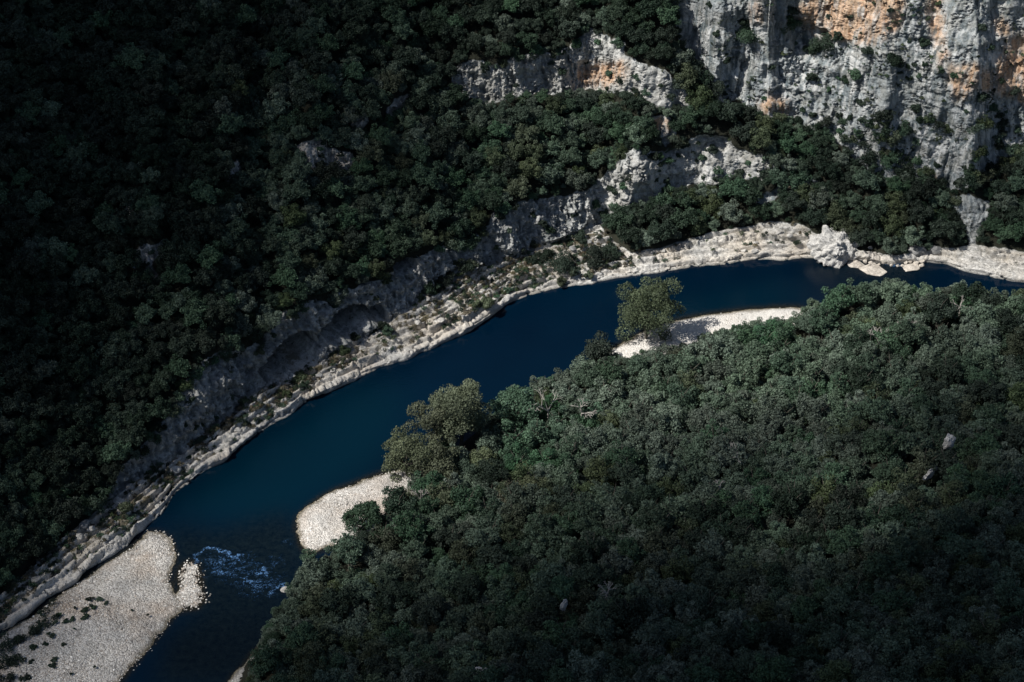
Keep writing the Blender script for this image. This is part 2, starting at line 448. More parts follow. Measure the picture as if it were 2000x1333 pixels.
M_ROCK = rock_material()
M_STONE = stone_material()
M_STONE_WHITE = stone_material('white_limestone', (0.40, 0.40, 0.39), (0.74, 0.73, 0.70))
M_STONE_BIG = stone_material('boulder_limestone', (0.34, 0.335, 0.32), (0.72, 0.71, 0.68))
M_STONE_CREAM = stone_material('cream_limestone', (0.36, 0.325, 0.28), (0.70, 0.645, 0.57))
M_STONE_GREY = stone_material('grey_limestone', (0.15, 0.155, 0.16), (0.40, 0.40, 0.39))
M_GRAVEL = gravel_material()
M_WATER = water_material()
M_GREYGREEN = foliage_material('grey_green_leaves', (0.026, 0.046, 0.031), (0.150, 0.212, 0.150))
M_GREEN = foliage_material('green_leaves', (0.018, 0.042, 0.025), (0.085, 0.150, 0.090))
M_OLIVE = foliage_material('olive_leaves', (0.026, 0.040, 0.020), (0.105, 0.140, 0.072))
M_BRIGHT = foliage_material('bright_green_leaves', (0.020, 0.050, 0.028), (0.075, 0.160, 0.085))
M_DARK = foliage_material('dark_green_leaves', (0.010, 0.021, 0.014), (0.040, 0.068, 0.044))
M_BROWN = foliage_material('browning_leaves', (0.038, 0.050, 0.027), (0.142, 0.170, 0.094))
M_DRY = foliage_material('dry_scrub_leaves', (0.06, 0.055, 0.034), (0.22, 0.185, 0.12))
M_POPLAR = foliage_material('poplar_leaves', (0.038, 0.054, 0.028), (0.145, 0.185, 0.095))
M_BARK = bark_material('bark', (0.05, 0.042, 0.034), (0.13, 0.12, 0.10))
M_DEAD = bark_material('weathered_dead_wood', (0.22, 0.20, 0.18), (0.45, 0.43, 0.40))

# ------------------------------------------------------------------ terrain of the far side
def integrate(xs, ys_of_col, slope, aspect):
    """walk away from the shore, each step following the local slope; rows x cols points"""
    nr, nc = ys_of_col.shape
    P = np.zeros((nr, nc, 3)); N = np.zeros((nr, nc, 3))
    P[0] = on_plane(xs, ys_of_col[0], 0.0)
    for r in range(nr):
        s = slope(xs, ys_of_col[r]); a = aspect(xs, ys_of_col[r])
        n = np.stack([np.sin(s) * a[..., 0], np.sin(s) * a[..., 1], np.cos(s)], -1)
        N[r] = n
        if r == 0: continue
        d = rays(xs, ys_of_col[r])
        t = ((P[r - 1] - CAM) * n).sum(-1) / (d * n).sum(-1)
        P[r] = CAM + d * t[:, None]
    return P, N

def cols(a, b, step, lo, hi, n):
    inner = np.arange(a, b + 0.1, step)
    t = np.linspace(0, 1, n + 1)[1:] ** 1.6
    return np.concatenate([(a - (a - lo) * t)[::-1], inner, b + (hi - b) * t])

xs_f = cols(-12, 2012, 2.0, -690, 2690, 70)
def far_slope(x, y):
    c = look(m_cliff_s, x, y); h = look(m_half, x, y); te = look(m_terr, x, y)
    s = 35.0 + 0 * np.asarray(x)
    s = np.where(x > 1500, 38.0, s)
    right = np.clip((x - 1380) / 120, 0, 1)
    s = s + (np.interp(x, [0, 1150, 1350], [61, 63, 75]) - s) * c + np.clip(58.0 - s, 0, None) * h * (1 - c)
    ts = 9.0 + 13.0 * right
    s = s + (ts - s) * te * (1 - c)
    f = FAR(x) - y
    s = np.where(f < 9, 52.0, s)
    return np.radians(s)
m_aA = mask([P_A] + OUTCROPS, 10); m_aC = mask([P_C], 10); m_aD = mask([P_D], 12)
def far_aspect(x, y):
    # downhill heading swings round with the bend of the river
    ang = np.interp(x, [-700, 0, 500, 900, 1200, 1400, 1700, 2000, 2700], [-38, -38, -42, -52, -66, -82, -102, -108, -108])
    ang = ang - 38 * look(m_aA, x, y) - 14 * look(m_aC, x, y) - 14 * look(m_aD, x, y)
    a = np.radians(ang)
    return np.stack([np.cos(a), np.sin(a)], -1)
v_in = np.linspace(0, 1, 520)
yw = FAR(xs_f)
rows_in = yw[None] + v_in[:, None] * (-15 - yw[None])
rows_out = -15 - 480 * (np.linspace(0, 1, 27)[1:, None] ** 1.3) + 0 * yw[None]
ys_f = np.concatenate([rows_in, rows_out])
PF, NF = integrate(xs_f, ys_f, far_slope, far_aspect)
PF_base = PF.copy()
XF = np.broadcast_to(xs_f, ys_f.shape)

def far_masks():
    jit = np.stack([fbm(PF_base * 0.5, 3, 50), fbm(PF_base * 0.5, 3, 60)], -1) * 9
    jx, jy = XF + jit[..., 0], ys_f + jit[..., 1]
    c = look(m_cliff, jx, jy); te = look(m_terr, XF, ys_f + jit[..., 1] * 0.3)
    return c, te, jx, jy
c_f, t_f, jx, jy = far_masks()
p = PF_base
asp = far_aspect(XF, ys_f)
# vertical fluting and broken ledges on the walls
q = p * np.array([0.20, 0.20, 0.045]); flute = fbm(q, 4, 3, 0.55)
q2 = p * np.array([0.75, 0.75, 0.16]); flute2 = 1 - np.abs(fbm(q2, 4, 9, 0.6)) * 2.4
led = fbm(np.stack([p[..., 0] * 0.03, p[..., 1] * 0.03, p[..., 2] * 0.42 + 0.03 * p[..., 0]], -1), 3, 12)
rough = fbm(p * 0.9, 5, 20, 0.62)
mid = fbm(p * np.array([0.38, 0.38, 0.3]), 5, 26, 0.6); micro = fbm(p * 2.3, 4, 28, 0.65)
lw = np.clip((1250 - XF) / 150, 0, 1)
slab = fbm(p * np.array([0.07, 0.07, 0.055]), 3, 33, 0.5)
wall = flute * (2.4 + 0.6 * lw) + slab * 5.0 * (1 - lw) + (flute2 - 0.5) * (0.22 + 1.1 * lw) + lw * (np.clip(1 - np.abs(fbm(p * np.array([1.1, 1.1, 0.13]), 3, 35)) * 5, 0, 1) * 0.9 - 1.6 * np.clip(fbm(p * np.array([0.16, 0.16, 0.30]), 3, 37) * 3 - 0.5, 0, 1)) + led * (1.0 + 0.4 * lw) + rough * (0.40 + 0.25 * lw) + mid * (0.45 + 0.9 * lw) + micro * 0.28
crack_d = voronoi(p * np.array([0.17, 0.17, 0.11]) + rough[..., None] * 0.30, 31)
wall += (crack_d[2] - 0.5) * 0.9 - np.clip(0.05 - crack_d[1], 0, 1) * 14.0
wall -= 3.0 * look(m_cave, XF, ys_f) * 0
# broken slabs on the bank: blocks elongated along the river
ca = asp[..., 0]; sa = asp[..., 1]
along = np.concatenate([[0], np.cumsum(np.linalg.norm(np.diff(PF_base[0], axis=0), axis=1))])[None] + 0 * XF
across = np.linalg.norm(PF_base[..., :2] - PF_base[0][None, :, :2], axis=-1)
qb = np.stack([along * 0.15, across * 0.50, 0 * along], -1)
vb = voronoi(qb + 0.25 * rough[..., None], 41)
vb2 = voronoi(qb * 2.6 + 0.2 * rough[..., None], 47)
low = fbm(np.stack([along * 0.05, across * 0.12, 0 * along], -1), 3, 66)
edge_up = np.clip((FAR(XF) - ys_f) / 10.0, 0, 1)
tilt = (vb[3][..., 0] * (vb[2] - 0.5) + vb[3][..., 1] * (0.5 - ((vb[2] * 7.3) % 1.0))) * 1.1
st = across * 0.42 + 0.8 * fbm(np.stack([along * 0.06, across * 0.1, 0 * along], -1), 3, 68); ledge = (np.floor(st) + np.clip((st % 1.0) * 5, 0, 1)) / 0.42 * 0.10 - across * 0.10
bank = (vb[2] - 0.5) * 0.9 + tilt - np.clip(0.09 - vb[1], 0, 1) * 7.0 + (vb2[2] - 0.5) * 0.28 - np.clip(0.07 - vb2[1], 0, 1) * 3.0 + rough * 0.22 + micro * 0.12 + low * 1.2 + ledge * 6.0
bank *= 0.25 + 0.75 * edge_up
ground = fbm(p * 0.12, 3, 70) * 1.2 + rough * 0.3
wt = t_f * (1 - c_f)
disp = ground * (1 - np.clip(c_f + t_f, 0, 1)) + wall * c_f + bank * wt
PF = PF_base + NF * disp[..., None]
# wavering shoreline
sw = fbm(np.stack([along[..., :] * 0.16, 0 * along, 0 * along], -1), 3, 81) * 1.3
nearshore = np.clip(1 - (FAR(XF) - ys_f) / 45.0, 0, 1)
PF[..., 0] += asp[..., 0] * sw * nearshore; PF[..., 1] += asp[..., 1] * sw * nearshore
# rock shelters hollowed into the foot of the wall
cv = look(m_cave, XF, ys_f)
cv = np.clip(cv * 1.6 - 0.3, 0, 1)
PF[..., 0] -= asp[..., 0] * cv * 13.0; PF[..., 1] -= asp[..., 1] * cv * 13.0
PF[..., 2] -= cv * 0.6
cv2 = look(mask([RECESS], 8), jx, jy)
PF[..., 0] -= asp[..., 0] * cv2 * 3.2; PF[..., 1] -= asp[..., 1] * cv2 * 3.2
# skirt below the water
skirt = PF[0].copy(); skirt[:, 0] += asp[0, :, 0] * 1.2; skirt[:, 1] += asp[0, :, 1] * 1.2; skirt[:, 2] = -2.5
PF[0, :, 2] = np.minimum(PF[0, :, 2], -0.15)
VF = np.concatenate([skirt[None], PF])
pad = lambda a: np.concatenate([a[:1], a])
rock_w = np.clip(c_f + t_f, 0, 1)
hgt = np.clip(PF[..., 2], 0, 99)
scrub = wt * np.clip((FAR(XF) - ys_f - 22) / 26, 0, 1) * np.interp(XF, [0, 1200, 1350, 1560, 1700], [1, 1, 0.5, 0.35, 0.5]) + c_f * 0.28 * np.interp(XF, [0, 1250, 1400], [0.6, 0.6, 1])
attrs_f = {'rock': pad(rock_w).ravel(), 'bank': pad(np.clip(wt + np.clip((1300 - XF) / 100, 0, 1) * 0 + 0.4 * look(mask([P_A, P_C], 6), XF, ys_f) + 0.3 * look(mask([P_D], 6), XF, ys_f) + look(mask(OUTCROPS, 4), XF, ys_f), 0, 1)).ravel(),  # paler rock on the cliffs stands in for sun their faces miss
           'stain': pad(look(m_orange, jx, jy)).ravel(), 'scrub': pad(scrub).ravel(),
           'wet': pad(np.clip(1 - hgt / 0.35, 0, 1) * 0.85).ravel()}
Fq = grid_faces(VF.shape[0], VF.shape[1])
Fq = Fq[:, ::-1]
nc_f = VF.shape[1]
fr = Fq.min(1) // nc_f; fc = Fq.min(1) % nc_f
fx = XF[np.clip(fr - 1, 0, None), fc]; fy = ys_f[np.clip(fr - 1, 0, None), fc]
isT = (t_f[np.clip(fr - 1, 0, None), fc] > 0.5) & (c_f[np.clip(fr - 1, 0, None), fc] <= 0.5)
isC = (c_f[np.clip(fr - 1, 0, None), fc] > 0.5)
inD = look(mask([P_D, P_C, P_C2], 6), fx, fy) > 0.4
inB = look(mask([P_B, P_B2, P_B3, P_A, P_C3], 6), fx, fy) > 0.4
grp = np.where(isT, 1, np.where(isC & inD, 2, np.where(isC & inB, 3, 0)))
for g, nm in ((0, 'hillside'), (1, 'rock_bank'), (2, 'river_cliff'), (3, 'upper_cliff')):
    v, f, a = sub_mesh(VF.reshape(-1, 3), Fq[grp == g], attrs_f)
    tag(link(nm, mesh_from(nm, v, f, M_ROCK, True, a)), kind='structure')

# ------------------------------------------------------------------ terrain of the near side
xs_n = cols(-12, 2012, 5.0, -690, 2690, 24)
def near_slope(x, y):
    d = y - NEAR(x)
    s = np.interp(d, [0, 30, 140, 330, 700], [14, 3, 4, 11, 17])
    s = s * np.interp(x, [500, 900, 1500, 2000], [1.0, 0.75, 1.0, 1.25])
    return np.radians(s)
def near_aspect(x, y):
    a = np.radians(np.interp(x, [-700, 500, 1200, 2000, 2700], [140, 135, 122, 108, 100]))
    a = a + 0 * y
    return np.stack([np.cos(a), np.sin(a)], -1)
ywn = NEAR(xs_n)
v_n = np.concatenate([np.linspace(0, 1, 230), 1 + (np.linspace(0, 1, 21)[1:]) ** 1.3 * 0.9])
base_bottom = np.maximum(1350.0, ywn + 120)
ys_n = ywn[None] + v_n[:, None] * (base_bottom - ywn)[None]
PN, NN = integrate(xs_n, ys_n, near_slope, near_aspect)
XN = np.broadcast_to(xs_n, ys_n.shape)
dn = fbm(PN * 0.08, 4, 90) * 1.6
fade = np.clip((ys_n - ywn[None]) / 60, 0, 1)
PN = PN + NN * (dn * fade)[..., None]
skn = PN[0].copy(); an = near_aspect(xs_n, ywn); skn[:, :2] += an * 1.5; skn[:, 2] = -2.5
VN = np.concatenate([skn[None], PN])
Fn = grid_faces(VN.shape[0], VN.shape[1])
z = np.zeros(VN.shape[0] * VN.shape[1])
tag(link('near_bank', mesh_from('near_bank', VN.reshape(-1, 3), Fn, M_ROCK, True, {'rock': z, 'bank': z, 'stain': z, 'scrub': z, 'wet': z})), kind='structure')

def surf(x, y):
    """point of the place seen at (x, y)"""
    x = float(x); y = float(y)
    def g(P, xs, ys):
        j = int(np.clip(np.searchsorted(xs, x) - 1, 0, len(xs) - 2)); u = (x - xs[j]) / (xs[j + 1] - xs[j])
        col = ys[:, j] * (1 - u) + ys[:, j + 1] * u
        if col[0] > col[-1]: i = int(np.clip(np.searchsorted(-col, -y) - 1, 0, len(col) - 2))
        else: i = int(np.clip(np.searchsorted(col, y) - 1, 0, len(col) - 2))
        v = np.clip((y - col[i]) / (col[i + 1] - col[i]), 0, 1)
        return (P[i, j] * (1 - v) + P[i + 1, j] * v) * (1 - u) + (P[i, j + 1] * (1 - v) + P[i + 1, j + 1] * v) * u
    if y < FAR(x): return g(PF, xs_f, ys_f)
    if y > NEAR(x): return g(PN, xs_n, ys_n)
    return on_plane(x, y, 0.0)

# ------------------------------------------------------------------ gravel bars
def grid_world(poly, step):
    w = on_plane([q[0] for q in poly], [q[1] for q in poly])
    gx = np.arange(w[:, 0].min() - 2, w[:, 0].max() + 2, step); gy = np.arange(w[:, 1].min() - 2, w[:, 1].max() + 2, step)
    return w, gx, gy

def dist_poly(w, X, Y):
    d = np.full(X.shape, 1e9)
    for i in range(len(w)):
        ax, ay = w[i, :2]; bx, by = w[(i + 1) % len(w), :2]
        vx, vy = bx - ax, by - ay
        t = np.clip(((X - ax) * vx + (Y - ay) * vy) / (vx * vx + vy * vy + 1e-9), 0, 1)
        d = np.minimum(d, np.hypot(X - ax - vx * t, Y - ay - vy * t))
    return np.where(inside([tuple(q[:2]) for q in w], X, Y), d, -d)

def gravel_bar(name, poly, height, pale, step=0.3, ragged=0.9):
    w, gx, gy = grid_world(poly, step)
    X, Y = np.meshgrid(gx, gy)
    pt = np.stack([X, Y, 0 * X], -1)
    d = dist_poly(w, X, Y) + fbm(pt * 0.5, 4, 101) * ragged
    z = np.where(d > 0, height * (1 - np.exp(-d / 5.0)), d * 0.25) + 0.02
    vv = voronoi(pt * 1.5, 111)
    z = z + np.clip(d, 0, 1) * (fbm(pt * 0.15, 3, 105) * 0.25 + (0.5 - vv[0]) * 0.16 + (vv[2] - .5) * 0.05)
    keep = (d > -2.0)
    F = grid_faces(*X.shape)
    F = F[keep.ravel()[F].all(1)]
    px, py = to_px(np.stack([X, Y, z], -1))
    wet = np.clip(1 - d / 1.1, 0, 1) ** 1.2
    a = {'wet': wet.ravel(), 'pale': (np.full(X.shape, pale) * np.clip(d / 2, 0, 1)).ravel()}
    v, f, a = sub_mesh(np.stack([X, Y, z], -1).reshape(-1, 3), F, a)
    return tag(link(name, mesh_from(name, v, f, M_GRAVEL, True, a)), kind='structure')

gravel_bar('gravel_bar', GRAVEL['left'], 1.3, 0.0)
gravel_bar('gravel_islet', ISLET, 0.35, 0.0, 0.25, 1.0)
gravel_bar('gravel_spit', GRAVEL['spit'], 1.0, 0.35)
gravel_bar('gravel_beach', GRAVEL['beach'], 0.8, 1.0, 0.4, 0.4)
gravel_bar('gravel_shore', GRAVEL['corner'], 0.7, 0.3)

# ------------------------------------------------------------------ water
wx = np.arange(-330, 420, 1.0); wy = np.arange(180, 760, 1.0)
WX, WY = np.meshgrid(wx, wy)
px, py = to_px(np.stack([WX, WY, 0 * WX], -1))
SHALLOW = [[(330, 1030), (420, 1040), (560, 1000), (610, 1090), (560, 1180), (520, 1290), (440, 1345), (300, 1345), (330, 1240), (400, 1190), (340, 1170)],
           [(1560, 505), (1700, 500), (1830, 510), (1760, 560), (1600, 545)]]
TEAL = [[(300, 1010), (480, 860), (700, 745), (800, 760), (740, 920), (600, 985), (560, 1020)], [(1290, 600), (1500, 560), (1600, 575), (1500, 606), (1300, 640)]]
m_sh = mask(SHALLOW, 22); m_te = mask(TEAL, 28)
m_edge = np.clip(mask(list(GRAVEL.values()) + [ISLET], 7) * 2.2, 0, 1)
tag(link('river_water', mesh_from('river_water', np.stack([WX, WY, 0 * WX], -1).reshape(-1, 3), grid_faces(*WX.shape), M_WATER, True,
     {'shallow': look(m_sh, px, py).ravel(), 'teal': look(m_te, px, py).ravel(), 'edge': look(m_edge, px, py).ravel()})), kind='structure')

# ------------------------------------------------------------------ plants
def tube(segs):
    """segs: list of (p0, r0, p1, r1) -> vertices, faces (six sided tapered limbs)"""
    V, F = [], []
    for p0, r0, p1, r1 in segs:
        p0 = np.array(p0, float); p1 = np.array(p1, float); ax = p1 - p0; L = np.linalg.norm(ax)
        if L < 1e-6: continue
        ax /= L; u = np.cross(ax, [0.3, 0.9, 0.1]); u /= np.linalg.norm(u); v = np.cross(ax, u)
        b = len(V)
        for (c, r) in ((p0, r0), (p1, r1)):
            for k in range(6):
                a = k * math.pi / 3
                V.append(c + r * (math.cos(a) * u + math.sin(a) * v))
        for k in range(6):
            F.append((b + k, b + (k + 1) % 6, b + 6 + (k + 1) % 6, b + 6 + k))
    return np.array(V), np.array(F)

def limbs(h, r, spread, seed, n=4, base=0.5):
    g = np.random.default_rng(seed)
    segs = []; p = np.zeros(3) - [0, 0, 0.6]; k = h * base
    lean = g.normal(0, 0.06, 2) * h
    m = np.array([lean[0] * 0.4, lean[1] * 0.4, k * 0.5]); top = np.array([lean[0], lean[1], k])
    segs += [(p, r, m, r * 0.8), (m, r * 0.8, top, r * 0.65)]
    for i in range(n):
        a = i * 2 * math.pi / n + g.uniform(-.5, .5); e = g.uniform(0.3, 0.7)
        q = top + np.array([math.cos(a) * spread * e, math.sin(a) * spread * e, h * g.uniform(0.15, 0.3)])
        q2 = q + np.array([math.cos(a) * spread * 0.3, math.sin(a) * spread * 0.3, h * 0.14])
        segs += [(top, r * 0.5, q, r * 0.3), (q, r * 0.3, q2, r * 0.1)]
    return segs

def crown_arrays(rx, rz, cz, seed, nl, leaf, lobes, irregular=0.25, core=0.55, ulow=-0.25):
    """leaf sprays over many overlapping boughs"""
    g = np.random.default_rng(seed)
    C, Rr = [], []
    for i in range(lobes):
        u = g.uniform(ulow, 1.0); a = g.uniform(0, 2 * math.pi); s = math.sqrt(max(0, 1 - u * u))
        k = g.uniform(0.45, 0.95) * (1 + g.normal(0, irregular * 0.6))
        C.append((rx * s * math.cos(a) * k, rx * s * math.sin(a) * k, cz + rz * u * k)); Rr.append(rx * (g.uniform(0.15, 0.34) if lobes > 20 else g.uniform(0.24, 0.44)))
    C.append((0, 0, cz)); Rr.append(rx * core)
    C = np.array(C); Rr = np.array(Rr)
    w = Rr ** 2; idx = g.choice(len(C), nl, p=w / w.sum())
    n = g.normal(size=(nl, 3)); n[:, 2] += 0.35; n /= np.linalg.norm(n, axis=1)[:, None]
    rad = Rr[idx] * g.uniform(0.78, 1.08, nl) * (1 + 0.22 * vnoise(n * 3.2 + idx[:, None] * 7.7, seed))
    P = C[idx] + n * rad[:, None] * np.array([1, 1, 0.85])
    P[:, 2] = np.maximum(P[:, 2], 0.3)
    nn = n * 0.9 + g.normal(size=(nl, 3)) * 0.55; nn /= np.linalg.norm(nn, axis=1)[:, None]
    t = np.cross(nn, g.normal(size=(nl, 3))); t /= np.linalg.norm(t, axis=1)[:, None]; b = np.cross(nn, t)
    s = leaf * g.uniform(0.55, 1.25, nl)[:, None]
    V = np.stack([P - t * s * 0.5, P - b * s * 0.36, P + t * s * 0.5, P + b * s * 0.36], 1).reshape(-1, 3)
    F = np.arange(nl * 4).reshape(-1, 4)
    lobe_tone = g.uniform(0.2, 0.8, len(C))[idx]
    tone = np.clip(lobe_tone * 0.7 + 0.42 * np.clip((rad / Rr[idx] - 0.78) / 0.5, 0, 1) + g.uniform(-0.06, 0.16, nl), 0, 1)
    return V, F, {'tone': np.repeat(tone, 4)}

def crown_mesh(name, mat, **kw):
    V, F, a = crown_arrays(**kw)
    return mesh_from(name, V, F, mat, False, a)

def trunk_mesh(name, h, r, spread, seed, n=4, base=0.5, mat=None):
    V, F = tube(limbs(h, r, spread, seed, n, base))
    return mesh_from(name, V, F, mat or M_BARK, True)

# kinds of crown: unit trees of about 3 m radius
PROTO = []
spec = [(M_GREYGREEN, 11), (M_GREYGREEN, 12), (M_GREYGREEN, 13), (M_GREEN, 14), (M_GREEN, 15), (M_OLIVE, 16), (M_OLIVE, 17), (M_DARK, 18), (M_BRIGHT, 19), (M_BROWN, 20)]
for i, (m, s) in enumerate(spec):
    rz = 2.6 + 0.5 * (i % 3)
    h = 6.0 + 0.6 * (i % 4)
    PROTO.append((crown_mesh('crown', m, rx=3.1, rz=rz, cz=h - rz - 0.6, seed=s, nl=3600, leaf=0.38, lobes=30 + i % 6),
                  trunk_mesh('trunk', h, 0.19, 2.2, s), ['grey green', 'grey green', 'grey green', 'mid green', 'mid green', 'olive', 'olive', 'dark green', 'bright green', 'brownish'][i], h))

# ------------------------------------------------------------------ scatter the wood
ext = 400
def bare(x, y): return look(m_open, x, y) > 0.5
def is_water(x, y): return FAR(x) - 2 < y < NEAR(x)

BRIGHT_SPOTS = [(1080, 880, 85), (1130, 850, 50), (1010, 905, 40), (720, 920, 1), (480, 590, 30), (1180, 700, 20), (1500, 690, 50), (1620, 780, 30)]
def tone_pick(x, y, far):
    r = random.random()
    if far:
        if x < 430 or y < 130: return 7 if r < 0.75 else random.choice([3, 4, 0])  # mostly dark leaves here: deep shade put into the leaf colour
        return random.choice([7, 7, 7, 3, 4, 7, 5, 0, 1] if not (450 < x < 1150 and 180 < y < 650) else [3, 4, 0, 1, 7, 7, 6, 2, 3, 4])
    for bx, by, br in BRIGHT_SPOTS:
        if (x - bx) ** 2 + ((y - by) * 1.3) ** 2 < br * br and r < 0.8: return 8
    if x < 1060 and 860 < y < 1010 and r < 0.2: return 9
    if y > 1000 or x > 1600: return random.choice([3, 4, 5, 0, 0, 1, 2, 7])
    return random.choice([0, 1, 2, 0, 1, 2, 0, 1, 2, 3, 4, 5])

SPECIAL_CLEAR = []   # (point, radius): room kept for trees built on their own
def clear(x, y, r): SPECIAL_CLEAR.append((surf(x, y), r))
for a in [(1847, 925, 3.0), (1815, 975, 3.2), (1101, 1235, 2.5), (1262, 664, 5.5), (905, 868, 5), (845, 850, 4.5), (790, 925, 5), (850, 945, 4), (715, 1035, 4), (1165, 700, 3), (1005, 835, 5.5), (965, 955, 4)]: clear(*a)

cell = {}
def crowded(pt, r):
    k = (int(pt[0] // 8), int(pt[1] // 8))
    for a in (-1, 0, 1):
        for b in (-1, 0, 1):
            for q, rr in cell.get((k[0] + a, k[1] + b), ()):
                dd = pt - q
                if dd[0] * dd[0] + dd[1] * dd[1] + 0.5 * dd[2] * dd[2] < (0.60 * (r + rr)) ** 2: return True
    return False
def occupy(pt, r): cell.setdefault((int(pt[0] // 8), int(pt[1] // 8)), []).append((pt, r))

trees = []   # (pt, scale, proto, rot, far)
N_CAND = 74000
cand = np.stack([rng.uniform(-ext, W + ext, N_CAND), rng.uniform(-ext, H + 200, N_CAND)], 1)
cs = np.concatenate([rng.uniform(0.85, 1.25, N_CAND // 3), rng.uniform(0.65, 0.95, N_CAND - N_CAND // 3)])
for (x, y), s in zip(cand, cs):
    if FAR(x) - 1 < y < NEAR(x) + 1: continue
    far = y < FAR(x)
    if far and (bare(x, y) or (1540 < x < 1880 and 250 < y < 385 and random.random() < 0.72)): continue
    pt = surf(x, y)
    if far: s = s * 0.85
    elif y > 1150: s = s * 0.95
    r = 3.0 * s
    if any((pt[0] - c[0]) ** 2 + (pt[1] - c[1]) ** 2 < (cr + r * 0.55) ** 2 for c, cr in SPECIAL_CLEAR): continue
    cx, cy = to_px(pt + [0, 0, 4.4 * s])
    k = px_per_m(pt)
    # the crown must not hide open rock, gravel or the river
    tx, ty = to_px(pt + [0, 0, (6.6 if far else 8.8 if 1180 < x < 1560 else 7.5) * s])
    if far:
        if bare(cx, cy) or bare(tx, ty + 4) or bare(cx - 0.9 * s * k, cy) or bare(cx + 0.9 * s * k, cy): continue
    else:
        if ty < NTOP(tx) - 3 + 5 * math.sin(x * 0.11): continue
        if 560 < x < 800 and look(m_gravel, cx, cy) > 0.4 and cy < NEAR(x) - 10: continue
    if crowded(pt, r): continue
    occupy(pt, r)
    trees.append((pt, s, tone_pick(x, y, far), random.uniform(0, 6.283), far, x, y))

# smaller understorey where holes remain
u_cand = np.stack([rng.uniform(-100, W + 100, 40000), rng.uniform(-80, H + 80, 40000)], 1)
under = []
for (x, y) in u_cand:
    if FAR(x) - 1 < y < NEAR(x) + 1: continue
    far = y < FAR(x)
    if far and bare(x, y): continue
    pt = surf(x, y); s = random.uniform(0.22, 0.5)
    cx, cy = to_px(pt + [0, 0, 4 * s])
    if far and (bare(cx, cy)): continue
    if not far and to_px(pt + [0, 0, 9.5 * s])[1] < NTOP(x): continue
    if any((pt[0] - c[0]) ** 2 + (pt[1] - c[1]) ** 2 < (cr * .7) ** 2 for c, cr in SPECIAL_CLEAR): continue
    if crowded(pt, 1.2 * s): continue
    occupy(pt, 2.6 * s)
    under.append((pt, s, tone_pick(x, y, far), random.uniform(0, 6.283), far, x, y))

# the largest in view become trees of their own
def in_view(t): return -10 < t[5] < W + 10 and -10 < t[6] < H + 20
near_t = sorted([t for t in trees if not t[4] and in_view(t)], key=lambda t: -t[1] * px_per_m(t[0]) * (1.35 if 620 < t[6] < 1130 and t[5] < 1900 else 1.0))
single = near_t[:285]
sid = set(id(t) for t in single)
mass = [t for t in trees if id(t) not in sid] + under

def zone(x, y):
    if y - NEAR(x) < 75: return 'at the water side edge of the near wood'
    if y < 700: return 'in the canopy below the right hand bend of the river'
    if y < 860: return 'in the sunlit canopy at mid slope of the near wood' if x < 1500 else 'in the canopy up the slope above the bend'
    if y < 1040: return 'in the half shaded canopy of the near wood' if x < 1400 else 'in the canopy around the pale outcrops'
    return 'in the deeply shaded canopy low on the near slope'
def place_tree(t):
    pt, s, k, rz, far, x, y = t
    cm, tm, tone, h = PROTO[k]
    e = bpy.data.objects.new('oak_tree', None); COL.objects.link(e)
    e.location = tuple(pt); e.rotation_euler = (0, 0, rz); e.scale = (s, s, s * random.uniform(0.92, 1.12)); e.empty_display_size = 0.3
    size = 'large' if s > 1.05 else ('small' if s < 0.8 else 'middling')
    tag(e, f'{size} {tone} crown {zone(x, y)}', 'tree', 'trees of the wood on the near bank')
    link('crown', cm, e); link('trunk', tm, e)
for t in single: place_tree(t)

# everything beyond those as one wood
def instancer(name, items, meshes, label=None, cat=None):
    src = bpy.data.collections.new(name + '_sources')
    for i, m in enumerate(meshes):
        src.objects.link(bpy.data.objects.new('source_%02d' % i, m))
    n = len(items)
    me = bpy.data.meshes.new(name); me.vertices.add(n)
    me.vertices.foreach_set('co', np.array([t[0] for t in items], np.float32).ravel())
    a = me.attributes.new('pick', 'INT', 'POINT'); a.data.foreach_set('value', np.array([t[2] for t in items], np.int32))
    a = me.attributes.new('sz', 'FLOAT', 'POINT'); a.data.foreach_set('value', np.array([t[1] for t in items], np.float32))
    a = me.attributes.new('turn', 'FLOAT', 'POINT'); a.data.foreach_set('value', np.array([t[3] for t in items], np.float32))
    o = link(name, me)
    ng = bpy.data.node_groups.new(name, 'GeometryNodeTree')
    ng.interface.new_socket('Geometry', in_out='INPUT', socket_type='NodeSocketGeometry')
    ng.interface.new_socket('Geometry', in_out='OUTPUT', socket_type='NodeSocketGeometry')
    N = ng.nodes; gi = N.new('NodeGroupInput'); go = N.new('NodeGroupOutput')
    ci = N.new('GeometryNodeCollectionInfo'); ci.inputs['Collection'].default_value = src
    ci.inputs['Separate Children'].default_value = True; ci.inputs['Reset Children'].default_value = True
    ip = N.new('GeometryNodeInstanceOnPoints'); ip.inputs['Pick Instance'].default_value = True
    def na(nm, typ):
        q = N.new('GeometryNodeInputNamedAttribute'); q.data_type = typ; q.inputs['Name'].default_value = nm
        return [s for s in q.outputs if s.enabled and s.name == 'Attribute'][0]
    cx = N.new('ShaderNodeCombineXYZ'); er = N.new('FunctionNodeEulerToRotation')
    ng.links.new(gi.outputs[0], ip.inputs['Points']); ng.links.new(ci.outputs[0], ip.inputs['Instance'])
    ng.links.new(na('pick', 'INT'), ip.inputs['Instance Index'])
    ng.links.new(na('turn', 'FLOAT'), cx.inputs[2]); ng.links.new(cx.outputs[0], er.inputs[0]); ng.links.new(er.outputs[0], ip.inputs['Rotation'])
    ng.links.new(na('sz', 'FLOAT'), ip.inputs['Scale'])
    ng.links.new(ip.outputs[0], go.inputs[0])
    md = o.modifiers.new('scatter', 'NODES'); md.node_group = ng
    tag(o, label, cat, kind='stuff')
    return o
